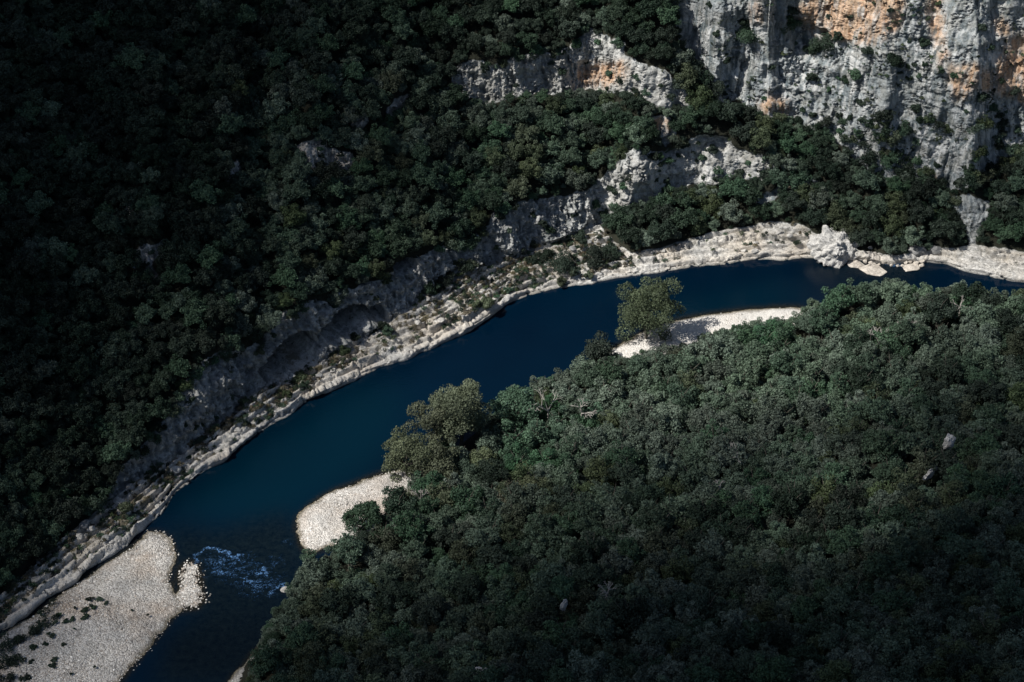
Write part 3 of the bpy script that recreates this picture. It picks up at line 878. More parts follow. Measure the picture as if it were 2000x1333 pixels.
instancer('woodland', mass, [q[0] for q in PROTO], 'dense dark oak wood covering the gorge slopes', 'woodland')

# trees that stand out
def own_tree(name, x, y, w_px, h_px, mat, label, cat='tree', seed=1, lobes=22, nl=9000, leaf=0.42, clearance=0.12, group=None, flat=1.0, z=None):
    pt = surf(x, y) if z is None else on_plane(x, y, z)
    k = px_per_m(pt); el = math.asin((CAM_Z - pt[2]) / np.linalg.norm(pt - CAM))
    rx = w_px / k / 2; h = max(2.0, (h_px / k - rx * 0.9 * math.sin(el) * 0.8) / math.cos(el))
    rz = h * (1 - clearance * 0.4) / 2
    e = bpy.data.objects.new(name, None); COL.objects.link(e); e.location = tuple(pt); e.empty_display_size = 0.3
    tag(e, label, cat, group)
    link('crown', crown_mesh('crown', mat, rx=rx * 1.0, rz=rz * 1.15, cz=h - rz * 1.05, seed=seed, nl=nl, leaf=leaf, lobes=lobes, core=0.62, ulow=-0.9), e)
    link('trunk', trunk_mesh('trunk', h * 0.82, 0.12 + rx * 0.045, rx * 0.7, seed, 5, 0.4), e)
    return e
own_tree('poplar_tree', 1262, 664, 118, 136, M_POPLAR, 'tall olive green poplar standing alone on the gravel beach over the river', seed=31, lobes=44, nl=20000, leaf=0.36, clearance=0.15)
own_tree('river_tree', 900, 872, 124, 158, M_BROWN, 'tallest brownish olive tree rising over the river from the near bank', seed=32, lobes=40, nl=18000, leaf=0.38)
own_tree('river_tree', 850, 868, 112, 124, M_BROWN, 'brownish olive tree leaning over the water left of the tallest one', seed=33, lobes=22, nl=9000, leaf=0.38)
own_tree('river_tree', 795, 930, 114, 104, M_BROWN, 'low spreading brown leaved tree beside the head of the gravel spit', seed=34, lobes=24, nl=10000, leaf=0.38)
own_tree('river_tree', 858, 950, 100, 90, M_BROWN, 'brown leaved tree behind the gravel spit, inland of its spreading neighbour', seed=35, lobes=24, nl=9000, leaf=0.38)
own_tree('spit_tree', 715, 1042, 94, 92, M_GREEN, 'dark green rounded tree standing on the gravel spit', seed=36, lobes=22, nl=8000, leaf=0.38, clearance=0.2)
own_tree('willow_bush', 1167, 705, 80, 56, M_DARK, 'dark feathery bush overhanging the water left of the lone poplar', 'bush', seed=37, lobes=18, nl=5000, clearance=0.02)
own_tree('round_tree', 1005, 838, 92, 98, M_BRIGHT, 'green dome shaped tree right of the tallest brownish riverside tree', seed=38, lobes=20, nl=9000)
own_tree('round_tree', 965, 958, 74, 76, M_DARK, 'dark blue green dome shaped tree in the near wood behind the brown trees', seed=39, lobes=26, nl=7000, leaf=0.33)

def dead_tree(name, x, y, w_px, seed, label, lean=(0, 0), up=4.5):
    g = np.random.default_rng(seed); pt = surf(x, y); k = px_per_m(pt); L = w_px / k
    segs = []
    def grow(p, d, l, r, lev):
        q = p + d * l; segs.append((p, r, q, r * 0.62))
        if lev == 0: return
        for _ in range(g.integers(2, 4)):
            dd = d + g.normal(0, 0.45, 3); dd[2] = dd[2] * 0.7 + 0.12; dd /= np.linalg.norm(dd)
            grow(q, dd, l * g.uniform(0.55, 0.85), r * 0.6, lev - 1)
    V = None
    top = np.array([0, 0, up])
    segs.append((np.zeros(3), 0.22, top, 0.17))
    for _ in range(4):
        d = np.array([lean[0], lean[1], 0.55]) + g.normal(0, 0.55, 3); d[2] = abs(d[2]) * .8; d /= np.linalg.norm(d)
        grow(top, d, L * 0.22, 0.13, 3)
    tv, tf = tube(segs[:1]); bv, bf = tube(segs[1:])
    e = bpy.data.objects.new(name, None); COL.objects.link(e); e.location = tuple(pt); e.empty_display_size = 0.3
    tag(e, label, 'dead tree')
    link('trunk', mesh_from('trunk', tv, tf, M_DEAD), e); link('branches', mesh_from('branches', bv, bf, M_DEAD), e)
for a in [(1070, 838, 95, 51, 'bleached dead tree with forked limbs spread over the canopy behind the riverside trees', (-.3, .3)),
          (1135, 842, 70, 52, 'bare dead tree with curved pale limbs right of the forked bleached one', (.4, -.1)),
          (1190, 805, 40, 53, 'small pale dead treetop above the sunlit canopy', (0, 0)),
          (822, 1010, 44, 54, 'bleached upright snag behind the gravel spit', (0, .2)),
          (688, 1120, 46, 55, 'thin pale trunk bare among the shaded shrubs by the spit', (0, 0)),
          (1402, 985, 40, 56, 'slim white snag in the half shaded near wood', (0, .1)),
          (1765, 690, 60, 57, 'greyish bare treetop high on the right slope', (.2, 0)),
          (1710, 700, 50, 58, 'second bare treetop, left of the greyish one on the right slope', (-.2, 0)),
          (1440, 930, 60, 59, 'grey twiggy dead crown leaning among half shaded trees', (-.5, 0)),
          (1185, 1200, 50, 60, 'faint bare tree in the dark lower slope right of the small white outcrop', (.3, 0)),
          (1870, 640, 45, 61, 'bare pale twigs near the top of the right slope', (0, 0))]:
    dead_tree('dead_tree', a[0], a[1], a[2], a[3], a[4], a[5])

# dry bare shrub
own_tree('bare_shrub', 1000, 985, 120, 46, M_DRY, 'wide brown leafless looking shrub among the near wood behind the spit', 'shrub', seed=62, lobes=26, nl=3800, leaf=0.22, clearance=0.02)

# ------------------------------------------------------------------ shrubs on the walls and on the bank
def shrub(x, y, r_px, mat, label, seed, group, name='cliff_shrub', nl=None, zs=1.0):
    pt = surf(x, y + r_px * 0.5); k = px_per_m(pt); r = r_px / k
    V, F, a = crown_arrays(rx=r, rz=r * 0.85 * zs, cz=r * 0.55 * zs, seed=seed, nl=nl or int(500 + 900 * min(r, 4)), leaf=0.34, lobes=12)
    o = link(name, mesh_from(name, V, F, mat, False, a), loc=pt)
    return tag(o, label, 'shrub', group)
G_CL = 'shrubs rooted on the pale upper cliff'
WALL = [(1465, 74, 34, 'largest dark bush lodged in the cleft left of the orange stain'), (1452, 45, 16, 'dark bush above the largest one in the cleft'),
        (1615, 95, 30, 'wide dark bush right under the orange stained hollow'), (1590, 112, 20, 'dark bush at the foot of the shadowed recess'), (1638, 78, 14, 'upright bush touching the base of the orange stain'),
        (1545, 60, 24, 'dark bush on the edge of the shadowed recess'), (1548, 30, 16, 'bush above the shadowed recess'), (1696, 102, 15, 'round dark bush between the two larger ones on the wall'),
        (1740, 119, 22, 'broad green bush alone at the middle of the wall'), (1587, 158, 14, 'rounded bush on the pale wall below the recess'), (1668, 151, 16, 'slanting bush in the crack below the round one'),
        (1650, 160, 11, 'small bush at the low end of the slanting crack'), (1805, 84, 14, 'upright bush by the narrow orange streak'), (1773, 131, 9, 'small bush, upper of two right of the broad green bush'),
        (1775, 154, 9, 'small bush, lower of two right of the broad green bush'), (1796, 147, 7, 'tiny bush beside the lower of two'), (1727, 228, 20, 'dark bush low on the wall, below the broad green one'),
        (1790, 217, 15, 'bush low on the wall left of the smooth slab'), (1913, 193, 19, 'dark bush below the orange striped wall'), (1978, 182, 15, 'dark bush at the right edge of the wall'),
        (1619, 182, 8, 'tiny bush on the pale wall under the rounded one'), (1955, 159, 9, 'small bush on the orange striped wall'), (1917, 52, 12, 'bush in the dark vertical crack at top right'),
        (1335, 126, 34, 'big dark bush at the left foot of the great wall'), (1322, 160, 22, 'dark bush below the big one at the left foot'), (1864, 144, 8, 'tiny bush at the corner of the smooth slab'),
        (1808, 122, 6, 'tiny bush left of the smooth slab'), (1840, 133, 6, 'tiny bush on the upper edge of the smooth slab'), (1570, 217, 7, 'tiny bush, left of two near the foot of the wall'),
        (1587, 228, 8, 'tiny bush, right of two near the foot of the wall'), (1904, 159, 8, 'small bush left in the orange striped wall'), (1388, 12, 9, 'small bush at the top of the left buttress'),
        (1401, 70, 9, 'small bush halfway down the left buttress'), (1422, 122, 11, 'small bush low on the left buttress'), (1507, 137, 8, 'small bush right of the left buttress'),
        (1936, 215, 12, 'bush on broken rock at the right foot of the wall'), (1740, 18, 8, 'tiny bush at the right end of the orange stain'), (1640, 232, 10, 'small bush on the ledge at the foot of the wall'),
        (1680, 205, 10, 'small bush on the dry ledge above the foot'), (1700, 245, 13, 'bush on the ledge left of the low dark one'), (1935, 92, 9, 'small bush at upper right of the wall'),
        (1400, 180, 24, 'dark bush where the left buttress meets the wood'), (1375, 215, 22, 'bush at the top of the wood below the left buttress')]
for i, (x, y, r, lb) in enumerate(WALL):
    shrub(x, y, r * 0.92, M_DARK if i % 5 else M_GREEN, lb, 200 + i, G_CL)
# random shrubs: broken foot of the wall, lower wall, outcrop rims
def rand_shrubs(n, box, test, rlo, rhi, mats, labels, group, name, seed0):
    g = random.Random(seed0); k = 0; tries = 0
    while k < n and tries < 6000:
        tries += 1
        x = g.uniform(box[0], box[1]); y = g.uniform(box[2], box[3])
        if not test(x, y): continue
        shrub(x, y, g.uniform(rlo, rhi), g.choice(mats), g.choice(labels), seed0 + k, group, name, nl=g.randint(500, 1100))
        k += 1
cl_in = lambda x, y: look(m_cliff, x, y) > 0.7
rand_shrubs(78, (1600, 2005, 232, 400), cl_in, 8, 18, [M_DARK, M_DARK, M_GREEN, M_OLIVE], ['dark shrub on the broken rock below the great wall'], 'shrubs over the broken rock below the great wall', 'rock_shrub', 400)
rand_shrubs(26, (1150, 1520, 262, 420), cl_in, 5, 13, [M_DARK, M_GREEN], ['shrub rooted on the grey cliff above the bank trees'], 'shrubs on the grey cliff above the bank trees', 'rock_shrub', 470)
rand_shrubs(34, (340, 1180, 370, 860), lambda x, y: cl_in(x, y) and look(m_cave, x, y) < 0.2, 5, 12, [M_DARK, M_GREEN, M_OLIVE], ['shrub clinging to the grey cliff over the river bank'], 'shrubs on the cliff over the river bank', 'rock_shrub', 520)
rand_shrubs(20, (880, 1340, 60, 210), cl_in, 5, 11, [M_DARK, M_GREEN], ['shrub on the whitish upper left cliff'], 'shrubs on the whitish upper left cliff', 'rock_shrub', 560)
rand_shrubs(34, (1400, 2000, 0, 240), cl_in, 2.5, 6, [M_DARK, M_GREEN, M_OLIVE], ['very small shrub speckling the great wall'], 'very small shrubs speckling the great wall', 'rock_shrub', 600)
rand_shrubs(14, (260, 720, 220, 560), cl_in, 5, 9, [M_DARK, M_GREEN], ['shrub at the rim of a small outcrop in the far wood'], 'shrubs at the rims of small outcrops', 'rock_shrub', 640)
def along_edge(pts, n, rlo, rhi, up, label, group, seed0):
    g = random.Random(seed0)
    for k in range(n):
        t = g.uniform(0, len(pts) - 1.001); i = int(t); u = t - i
        x = pts[i][0] * (1 - u) + pts[i + 1][0] * u; y = pts[i][1] * (1 - u) + pts[i + 1][1] * u
        shrub(x + g.uniform(-6, 6), y + g.uniform(-4, 12) + up, g.uniform(rlo, rhi), g.choice([M_DARK, M_DARK, M_GREEN, M_GREYGREEN, M_OLIVE]), label, seed0 + k, group, 'rim_shrub', nl=g.randint(700, 1300))
along_edge(P_D[1:19], 46, 9, 19, 0, 'shrub hanging over the rim of the cliff above the river bank', 'shrubs on the rim of the cliff above the bank', 1500)
along_edge(P_C[:13], 16, 6, 14, 0, 'shrub on the rim of the grey mid cliff', 'shrubs on the rim of the mid cliff', 1560)
along_edge(P_A[2:14], 18, 6, 13, 0, 'shrub on the rim of the whitish upper left cliff', 'shrubs on the rim of the whitish cliff', 1590)
along_edge([(1500, 235), (1600, 250), (1690, 300), (1725, 345), (1800, 345), (1850, 370), (1940, 335), (2000, 300)], 26, 9, 19, -6, 'dark shrub where the great wall meets the wood', 'shrubs at the foot of the great wall', 1620)
BANKSH = [(757, 655, 13, M_GREEN, 'bright green bush on the pale path below the rock shelters'), (950, 600, 17, M_OLIVE, 'olive bush at the water behind the white rock point'), (930, 607, 10, M_OLIVE, 'small olive bush left of the one behind the rock point'),
          (992, 572, 9, M_GREEN, 'small upright green bush on the rock bank edge'), (1100, 515, 30, M_DARK, 'largest dark bush on the middle of the rock bank'), (1065, 500, 20, M_DARK, 'dark bush left of the largest on the rock bank'),
          (1038, 508, 16, M_DARK, 'dark bush, leftmost of three in a line on the rock bank'), (1135, 465, 16, M_DARK, 'dark bush by the narrow ledge path'), (1160, 505, 26, M_DARK, 'broad dark bush near the wood end of the rock bank'),
          (1190, 490, 22, M_DARK, 'dark bush where the wood begins on the rock bank'), (1095, 548, 12, M_OLIVE, 'low olive bush in the dark notch of the bank'), (1120, 535, 10, M_OLIVE, 'low olive bush beside the dark notch'),
          (1150, 537, 9, M_OLIVE, 'small olive tuft on the pale shelf at the water'), (598, 690, 15, M_DARK, 'dark bush inside the left rock shelter'), (745, 640, 12, M_DARK, 'dark bush in front of the right rock shelter'),
          (675, 690, 13, M_OLIVE, 'olive bush on shaded ground below the shelters'), (590, 735, 16, M_OLIVE, 'wide olive bush at the shade edge of the bank'), (560, 778, 10, M_OLIVE, 'olive bush on the sunlit bank below the left shelter'),
          (248, 1005, 14, M_OLIVE, 'olive bush on the broken slabs above the gravel bar'), (172, 1000, 12, M_GREEN, 'lone bright bush in the shade left of the slabs'), (870, 540, 22, M_DARK, 'dark bush below the cliff at the ledge end'),
          (840, 565, 20, M_DARK, 'dark bush below the cliff left of the ledge end'), (905, 520, 18, M_DARK, 'dark bush at the foot of the cliff by the ledge'), (745, 605, 15, M_DARK, 'dark bush overhanging the small right hollow')]
for i, (x, y, r, m, lb) in enumerate(BANKSH):
    shrub(x, y, r, m, lb, 700 + i, 'bushes on the rock bank', 'bank_bush')
# low scrub over the bank as ground cover
scr = []
tries = 0
while len(scr) < 2600 and tries < 30000:
    tries += 1
    x = random.uniform(-20, 1600); y = random.uniform(430, 1240)
    if not (BACK(x) < y < FAR(x) - 16): continue
    pp = surf(x, y)
    f = fbm(np.array([pp * 0.16]), 3, 77)[0]
    if f < 0.02 and random.random() < 0.9: continue
    if x > 1250 and random.random() < 0.75: continue
    scr.append((pp, random.uniform(0.45, 1.25), random.choice([0, 0, 1, 2, 2, 3]), random.uniform(0, 6.28)))
for _ in range(1300):
    x = random.uniform(1350, 2010) if random.random() < .6 else random.uniform(350, 1500); y = random.uniform(0, 860) if x < 1350 else random.uniform(0, 420)
    if look(m_cliff, x, y) < 0.6 or look(m_cave, x, y) > 0.2: continue
    pp = surf(x, y)
    if fbm(np.array([pp * 0.1]), 3, 79)[0] < 0.0: continue
    scr.append((pp, random.uniform(0.35, 1.0), random.choice([1, 1, 2, 3]), random.uniform(0, 6.28)))
SCR = [crown_mesh('tuft', m, rx=0.75, rz=0.5, cz=0.25, seed=800 + i, nl=150, leaf=0.24, lobes=5) for i, m in enumerate([M_DRY, M_OLIVE, M_DARK, M_GREEN])]
instancer('scrub', scr, SCR, 'low dry scrub over the rock bank and cliff ledges', 'scrub')

# tufts on the gravel bar
TUFTS = [(175, 1172, 8), (195, 1172, 9), (178, 1186, 6), (207, 1180, 5), (166, 1193, 9), (183, 1190, 7), (147, 1190, 4), (115, 1202, 6), (128, 1215, 7), (142, 1212, 8), (165, 1209, 9), (108, 1218, 6), (88, 1215, 5),
         (102, 1246, 7), (123, 1261, 6), (106, 1292, 8), (105, 1300, 9), (95, 1240, 5), (140, 1318, 4), (146, 1230, 3), (290, 1203, 3), (258, 1194, 3), (185, 1305, 3)]
for i, (x, y, r) in enumerate(TUFTS):
    pt = on_plane(x, y, 1.1); rr = r / px_per_m(pt)
    V, F, a = crown_arrays(rx=rr, rz=rr * 0.45, cz=0.1, seed=900 + i, nl=int(120 + 60 * r), leaf=0.2, lobes=6)
    tag(link('plant_tuft', mesh_from('plant_tuft', V, F, M_GREEN if i % 2 else M_DARK, False, a), loc=pt), 'low green plant tuft growing on the left gravel bar', 'plant', 'plant tufts on the left gravel bar')
for i in range(14):
    x = random.uniform(60, 120); y = FAR(x) + random.uniform(14, 55)
    pt = on_plane(x, y, 0.9); rr = random.uniform(0.5, 1.3)
    V, F, a = crown_arrays(rx=rr, rz=rr * 0.6, cz=0.1, seed=940 + i, nl=260, leaf=0.22, lobes=6)
    tag(link('plant_tuft', mesh_from('plant_tuft', V, F, M_DARK, False, a), loc=pt), 'dark tuft where the gravel bar meets the rock slabs', 'plant', 'dark tufts at the back of the left gravel bar')

for i, (x, y, r) in enumerate([(12, 1262, 20), (40, 1248, 15), (70, 1232, 12), (8, 1300, 22), (34, 1290, 17), (16, 1332, 22), (50, 1325, 12), (66, 1262, 9), (88, 1256, 8), (-20, 1280, 26), (-15, 1330, 26), (60, 1292, 7), (28, 1350, 18)]):
    pt = on_plane(x, y + 6, 0.6); rr = r / px_per_m(pt)
    V, F, a = crown_arrays(rx=rr, rz=rr * 0.7, cz=rr * 0.4, seed=970 + i, nl=int(400 + 40 * r), leaf=0.26, lobes=10)
    tag(link('willow_scrub', mesh_from('willow_scrub', V, F, M_DARK, False, a), loc=pt), 'dark bush at the lower left end of the gravel bar', 'shrub', 'dark bushes at the lower left corner')

# ------------------------------------------------------------------ boulders and stones
def ico(sub):
    import bmesh
    bm = bmesh.new(); bmesh.ops.create_icosphere(bm, subdivisions=sub, radius=1)
    V = np.array([v.co[:] for v in bm.verts]); F = np.array([[v.index for v in f.verts] for f in bm.faces]); bm.free()
    return V, F
ICO5, ICO4, ICO3, ICO1 = ico(6), ico(5), ico(4), ico(2)
def rock_arrays(base, size, seed, cuts=14, rough=0.10):
    V, F = base; g = np.random.default_rng(seed); V = V.copy()
    for _ in range(cuts):
        n = g.normal(size=3); n /= np.linalg.norm(n); d = g.uniform(0.58, 0.9)
        s = V @ n; V = V - np.clip(s - d, 0, None)[:, None] * n * 0.93
    V = V * (1 + rough * fbm(V * 2.2 + seed, 5, seed, 0.6) - 0.05 * np.clip(0.12 - voronoi(V * 2.0 + seed, seed)[1], 0, 1)[:, None].ravel() * 8 * rough)[:, None]
    return V * np.array(size), F
def boulder(x, y, w_px, h_px, label, seed, mat=None, z=None, group=None, base=None, depth=0.9, name='boulder', yaw=0.0, cuts=14, rough=0.12):
    pt = surf(x, y) if z is None else on_plane(x, y, z)
    k = px_per_m(pt); a = w_px / k / 2
    el = math.asin((CAM_Z - pt[2]) / np.linalg.norm(pt - CAM))
    hh = h_px / k / 2; b = a * depth
    cz = math.sqrt(max(0.15 * hh * hh, (hh * hh - (b * math.sin(el)) ** 2))) / math.cos(el)
    V, F = rock_arrays(base or ICO3, (a * 1.05, b, cz), seed, cuts, rough)
    o = link(name, mesh_from(name, V, F, mat or M_STONE, True), loc=pt + np.array([0, 0, cz * 0.25]), rot=(0, 0, yaw))
    return tag(o, label, 'boulder', group)
boulder(1632, 500, 98, 90, 'huge pale boulder standing in the river at the end of the rock bank', 1012, M_STONE_BIG, base=ICO5, z=0.0, depth=0.8, cuts=12, rough=0.55)
boulder(1611, 470, 40, 30, 'pale rock knob behind the upper left of the huge boulder', 1002, base=ICO4, depth=0.8, cuts=16)
boulder(1703, 527, 56, 16, 'long flat cream rock in the water right of the huge boulder', 1003, M_STONE_CREAM, 0.0, base=ICO4)
boulder(1673, 517, 34, 12, 'flat cream rock between the huge boulder and the long flat one', 1004, M_STONE_CREAM, 0.0, base=ICO4)
boulder(1778, 524, 36, 14, 'broad cream rock right of the white rapids', 1005, M_STONE_CREAM, 0.0, base=ICO4)
boulder(1790, 494, 36, 26, 'dark grey jagged rock above the right boulder pile', 1006, M_STONE_GREY, base=ICO4)
boulder(1826, 492, 26, 20, 'grey rock right of the jagged one', 1007, M_STONE_GREY)
boulder(1804, 466, 12, 26, 'slim upright grey rock above the boulder pile', 1008, M_STONE_GREY)
G1 = 'small boulders piled beside the rapids'
PILE = [(1668, 508, 8), (1673, 512, 7), (1690, 512, 9), (1700, 514, 8), (1710, 510, 8), (1684, 506, 7), (1697, 520, 9), (1718, 508, 13), (1726, 514, 8), (1716, 518, 7), (1735, 513, 6), (1741, 519, 7),
        (1748, 511, 6), (1753, 520, 6), (1703, 506, 6), (1680, 519, 8), (1768, 514, 9), (1778, 511, 12), (1789, 516, 11), (1800, 512, 13), (1793, 507, 12), (1808, 506, 12), (1800, 520, 10), (1785, 508, 9), (1762, 520, 7), (1812, 500, 9), (1740, 506, 6)]
for i, (x, y, w) in enumerate(PILE):
    boulder(x, y, w * 1.15, w * 0.95, 'rounded cream boulder in the left heap beside the huge boulder' if x < 1757 else 'rounded cream boulder in the heap right of the rapids', 1020 + i, M_STONE_CREAM, 0.15, G1)
boulder(556, 1154, 20, 15, 'lone pale rock at the water edge by the white foam', 1060, M_STONE, 0.0)
boulder(1700, 486, 12, 8, 'pale stone half hidden in shade above the left heap', 1061, M_STONE_GREY)
# rocks in the near wood
def outcrop(x, y, w, h, label, seed, yaw=0.0, hz=4.0, up=3.5, thin=0.5):
    pt = surf(x, y); k = px_per_m(pt)
    V, F = rock_arrays(ICO4, (w / k / 2, w / k / 2 * thin, hz), seed, 9, 0.5)
    tag(link('rock_outcrop', mesh_from('rock_outcrop', V, F, M_STONE_WHITE), loc=pt + np.array([0, 0, up]), rot=(0, 0, yaw)), label, 'outcrop')
outcrop(1845, 912, 25, 26, 'white rock outcrop showing through the upper right canopy', 1101, 0.3, 2.0, 6.3)
outcrop(1812, 962, 46, 16, 'long thin white outcrop low left of the other one in the canopy', 1102, 0.7, 1.1, 4.9, 0.18)
outcrop(1101, 1222, 18, 14, 'small white outcrop alone in the dark lower wood', 1103, 0.6, 1.3, 4.9, 0.35)
outcrop(938, 1352, 40, 16, 'grey outcrop cut by the bottom edge of the picture', 1104, 0, 2.0)
# loose blocks on the rock bank
blk = []
tries = 0
g = random.Random(5)
while len(blk) < 110 and tries < 5000:
    tries += 1
    x = g.uniform(0, 1560); y = g.uniform(440, 1230)
    if not (BACK(x) + 3 < y < FAR(x) - 12): continue
    if x > 1000 and g.random() < 0.5: continue
    blk.append((x, y))
    r = g.uniform(5, 13) * (1.25 if x < 400 else 1)
    boulder(x, y, r * 1.4, r, 'broken block lying on the pale rock bank' if x > 350 else 'fallen slab among the broken rocks above the gravel bar', 1200 + len(blk), M_STONE if g.random() < 0.6 else M_STONE_GREY,
            group='loose blocks on the rock bank' if x > 350 else 'fallen slabs above the gravel bar', base=ICO1 if r < 7 else ICO3, name='rock_block', yaw=g.uniform(0, 3), cuts=10, rough=0.08)
# river stones scattered as ground cover
def pebble_material():
    t = NT('river_pebbles'); r = t.n('ObjectInfo').outputs['Random']
    c = t.ramp(r, [(0.0, (0.13, 0.12, 0.105)), (0.3, (0.33, 0.31, 0.28)), (0.5, (0.40, 0.33, 0.27)), (0.7, (0.50, 0.48, 0.44)), (1.0, (0.78, 0.76, 0.72))])
    t.l(c, t.b.inputs['Base Color']); t.b.inputs['Roughness'].default_value = 0.85
    return t.m
M_PEB = pebble_material()
ST = []
for i in range(4):
    V, F = rock_arrays(ICO1, (0.5, 0.4, 0.22), 1400 + i, 6, 0.05)
    ST.append(mesh_from('stone', V, F, M_PEB))
pb = []
for nm, n, zz in (('left', 7500, 1.2), ('spit', 1800, 0.95), ('beach', 250, 0.9), ('corner', 120, 0.6)):
    poly = GRAVEL[nm]; xs = [q[0] for q in poly]; ys = [q[1] for q in poly]
    w = on_plane(xs, ys)
    k = 0
    while k < n:
        X = np.random.default_rng(n + k).uniform(max(min(xs), -60), max(xs), 4000); Y = np.random.default_rng(n + k + 1).uniform(min(ys), min(max(ys), 1400), 4000)
        ok = inside(poly, X, Y)
        pts = on_plane(X[ok], Y[ok]); d = dist_poly(w, pts[:, 0], pts[:, 1])
        for q, dd in zip(pts, d):
            hz = {'left': 1.3, 'spit': 1.0, 'beach': 1.0, 'corner': 0.7}[nm] * (1 - math.exp(-dd / 5.0))
            pb.append((np.array([q[0], q[1], hz + 0.02]), random.uniform(0.14, 0.34) * (1.7 if random.random() < 0.05 else 1), random.randrange(4), random.uniform(0, 6.28))); k += 1
            if k >= n: break
wi = on_plane([q[0] for q in ISLET], [q[1] for q in ISLET])
for i in range(1300):
    x = random.uniform(335, 412); y = random.uniform(1085, 1195)
    q = on_plane(x, y); d = dist_poly(wi, q[None, 0], q[None, 1])[0]
    if d < -0.2 and x < 362: continue
    if d < -1.2 or (d < 0 and random.random() < 0.8) or random.random() < 0.35: continue
    pb.append((np.array([q[0], q[1], 0.05 + 0.05 * max(d, 0)]), random.uniform(0.18, 0.5), random.randrange(4), random.uniform(0, 6.28)))
for i in range(350):   # wet stones fringing the bar
    t = random.random(); poly = GRAVEL['left'][8:22]; j = int(t * (len(poly) - 1)); u = t * (len(poly) - 1) - j
    x = poly[j][0] * (1 - u) + poly[j + 1][0] * u + random.gauss(0, 4); y = poly[j][1] * (1 - u) + poly[j + 1][1] * u + random.gauss(0, 4)
    if 338 < x < 372 and 1090 < y < 1172: continue
    pb.append((on_plane(x, y, 0.0), random.uniform(0.12, 0.32), random.choice([1, 2, 2]), random.uniform(0, 6.28)))
instancer('river_stones', pb, ST, 'loose pale river stones over the gravel bars', 'stones')

# ------------------------------------------------------------------ white water of the rapids
def rapids(name, box, arcs, blobs, mat, step=0.2):
    w = on_plane([box[0], box[1], box[1], box[0]], [box[2], box[2], box[3], box[3]])
    gx = np.arange(w[:, 0].min(), w[:, 0].max(), step); gy = np.arange(w[:, 1].min(), w[:, 1].max(), step)
    X, Y = np.meshgrid(gx, gy); P = np.stack([X, Y, 0 * X], -1)
    wx_, wy_ = fbm(P * 0.7, 3, 301) * 1.0, fbm(P * 0.7, 3, 311) * 1.0
    f = 0 * X
    for pts, wd, amp in arcs:
        q = on_plane([a[0] for a in pts], [a[1] for a in pts])
        d = np.full(X.shape, 99.0)
        for i in range(len(q) - 1):
            ax, ay = q[i, :2]; vx, vy = q[i + 1, :2] - q[i, :2]
            tt = np.clip(((X + wx_ - ax) * vx + (Y + wy_ - ay) * vy) / (vx * vx + vy * vy), 0, 1)
            d = np.minimum(d, np.hypot(X + wx_ - ax - vx * tt, Y + wy_ - ay - vy * tt))
        f = np.maximum(f, amp * np.exp(-(d / wd) ** 2))
    rid = 1 - np.abs(fbm(np.stack([X * 0.55 + wx_, Y * 1.1 + wy_, 0 * X], -1), 4, 321)) * 2.2
    for (bx, by, rx, ry, amp) in blobs:
        px_, py_ = to_px(P)
        g_ = np.exp(-((px_ - bx) / rx) ** 2 - ((py_ - by) / ry) ** 2)
        f = np.maximum(f, amp * g_ * np.clip(rid, 0, 1))
    px_, py_ = to_px(P)
    edge = np.clip(np.minimum(np.minimum(px_ - box[0], box[1] - px_) / 18, np.minimum(py_ - box[2], box[3] - py_) / 18), 0, 1)
    z = 0.004 + edge * (0.05 + 0.05 * fbm(P * 0.9, 4, 331) + 0.10 * np.clip(f, 0, 1))
    F = grid_faces(*X.shape); F = F[(edge > 0).ravel()[F].any(1)]
    v, F, a = sub_mesh(np.stack([X, Y, z], -1).reshape(-1, 3), F, {'foam': (f * edge).ravel(), 'shallow': look(m_sh, px_, py_).ravel(), 'teal': look(m_te, px_, py_).ravel(), 'edge': look(m_edge, px_, py_).ravel()})
    tag(link(name, mesh_from(name, v, F, mat, True, a)), kind='structure')
M_RAP = water_material(True)
rapids('river_rapids', (345, 600, 1040, 1200), [([(380, 1100), (384, 1086), (398, 1076), (420, 1073), (442, 1079), (462, 1090)], 0.45, 1.0), ([(415, 1117), (440, 1121), (462, 1117)], 0.35, 0.8),
        ([(530, 1164), (538, 1152), (550, 1144), (560, 1146)], 0.5, 1.0), ([(504, 1120), (514, 1114), (522, 1124)], 0.6, 1.0), ([(476, 1138), (500, 1134)], 0.4, 0.9), ([(452, 1086), (468, 1084)], 0.6, 0.9), ([(520, 1145), (532, 1150)], 0.3, 0.7)],
       [(450, 1105, 75, 34, 0.8), (500, 1135, 60, 36, 0.85), (560, 1060, 14, 12, 0.6), (535, 1100, 26, 18, 0.7)], M_RAP)
rapids('river_rapids', (1712, 1775, 503, 532), [([(1722, 508), (1740, 514), (1765, 522)], 0.9, 1.2), ([(1735, 520), (1765, 522)], 0.6, 1.0)], [(1745, 516, 20, 8, 1.0)], M_RAP, 0.15)

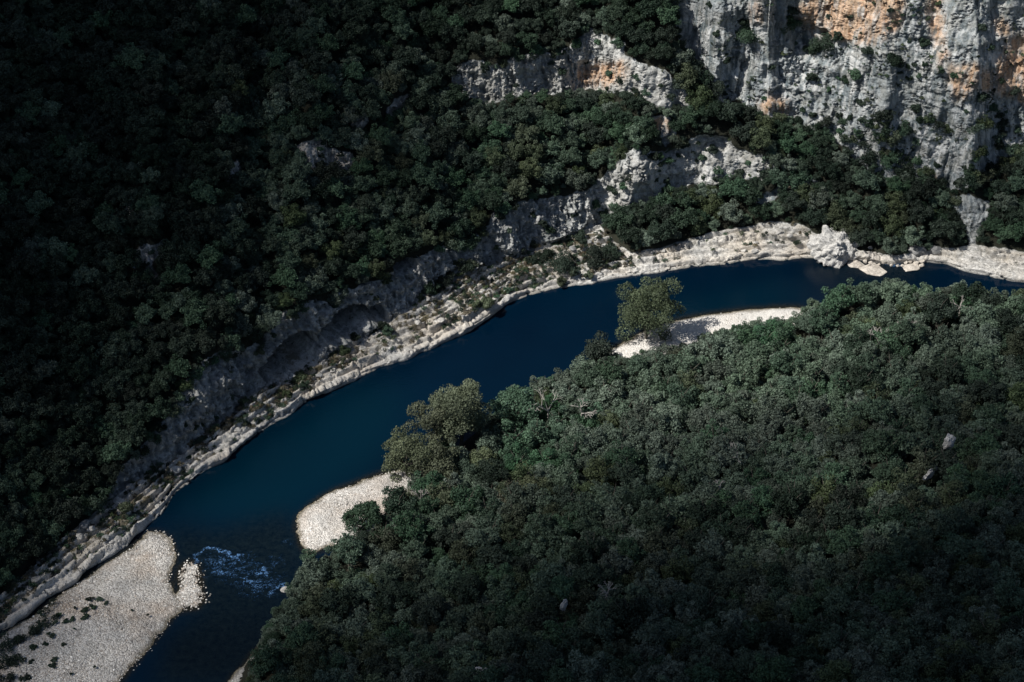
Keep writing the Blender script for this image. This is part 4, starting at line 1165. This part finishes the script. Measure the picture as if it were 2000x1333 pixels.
# ------------------------------------------------------------------ unseen puffs added overhead to darken the edges of the view
def shade_puffs():
    t = NT('shade_puff'); t.b.inputs['Base Color'].default_value = (0.8, 0.8, 0.82, 1); t.b.inputs['Roughness'].default_value = 1.0; t.b.inputs['Specular IOR Level'].default_value = 0
    g = np.random.default_rng(12)
    Vb, Fb = ico(2)
    V, F, off = [], [], 0
    ZC = 2600.0
    SX = [-650, 0, 200, 400, 600, 800, 1000, 1300, 1600, 1800, 2000, 2650]
    SY = [-450, 0, 200, 400, 600, 800, 1000, 1100, 1200, 1350, 1850]
    ST_ = np.array([[1, 1, 1, 1, 1, 1, .95, .6, 0, 0, 0, .3],
                    [1, 1, 1, 1, 1, .92, .5, .4, 0, 0, 0, .3],
                    [1, 1, 1, 1, .9, .5, 0, 0, 0, 0, 0, .3],
                    [1, 1, 1, .88, .72, .55, .3, .4, .4, .5, .65, .8],
                    [1, 1, 1, .7, .2, .1, 0, 0, 0, 0, 0, .3],
                    [1, 1, .95, .15, 0, 0, 0, 0, .12, .4, .62, .85],
                    [1, .95, .25, 0, 0, 0, .18, .35, .58, .72, .9, 1],
                    [1, .9, .1, 0, .15, .4, .68, .76, .9, .97, 1, 1],
                    [.9, .6, 0, .2, .6, .8, .93, .95, .98, 1, 1, 1],
                    [.9, .5, 0, .6, .95, 1, 1, 1, 1, 1, 1, 1],
                    [.9, .7, .4, .9, 1, 1, 1, 1, 1, 1, 1, 1]])
    def shade(x, y):
        # how much sun the added puffs take away over each part of the gorge
        u = np.interp(x, SX, range(len(SX))); v = np.interp(y, SY, range(len(SY)))
        i = min(int(v), len(SY) - 2); j = min(int(u), len(SX) - 2); a = v - i; b = u - j
        r = (ST_[i, j] * (1 - b) + ST_[i, j + 1] * b) * (1 - a) + (ST_[i + 1, j] * (1 - b) + ST_[i + 1, j + 1] * b) * a
        return float(min(r, 0.995))
    rad = 7.0
    # candidate points on a disc perpendicular to the sun, mapped through the ground
    n = 14000
    A = 0
    nx = int(math.sqrt(n * 4 * 3300 / 2300)); ny = n * 4 // nx
    ii, jj = np.meshgrid(np.arange(nx), np.arange(ny))
    xs = (-650 + (ii + g.random(ii.shape)) * 3300 / nx).ravel(); ys = (-450 + (jj + g.random(ii.shape)) * 2300 / ny).ravel()
    # density in world area
    for x, y in zip(xs, ys):
        s = shade(x, y)
        if s <= 0.02: continue
        gp = surf(x, y) + np.array([0, 0, 5.0])
        k = px_per_m(gp); area_per_px = 1.0 / (k * k) / (0.40 if y > NEAR(x) else 0.58)
        want = -math.log(1 - s) / (math.pi * rad * rad * 1.25)          # puffs per m2 of ground (foreshortened to the sun)
        have = (n * 4) / (3300.0 * 2300.0) / area_per_px
        if g.random() > want / have: continue
        L = (ZC + g.normal(0, 60)) / TO_SUN[2]
        c = gp + TO_SUN * L
        r = rad * g.uniform(0.6, 1.35)
        v = Vb * (1 + 0.25 * fbm(Vb * 1.7 + g.uniform(0, 99), 3, 5))[:, None] * np.array([r, r, r * 0.8]) + c
        V.append(v); F.append(Fb + off); off += len(v)
    tag(link('shade_puffs', mesh_from('shade_puffs', np.concatenate(V), np.concatenate(F), t.m)), kind='structure')
shade_puffs()
print('trees', len(trees), 'under', len(under), 'single', len(single), 'scrub', len(scr), 'stones', len(pb))
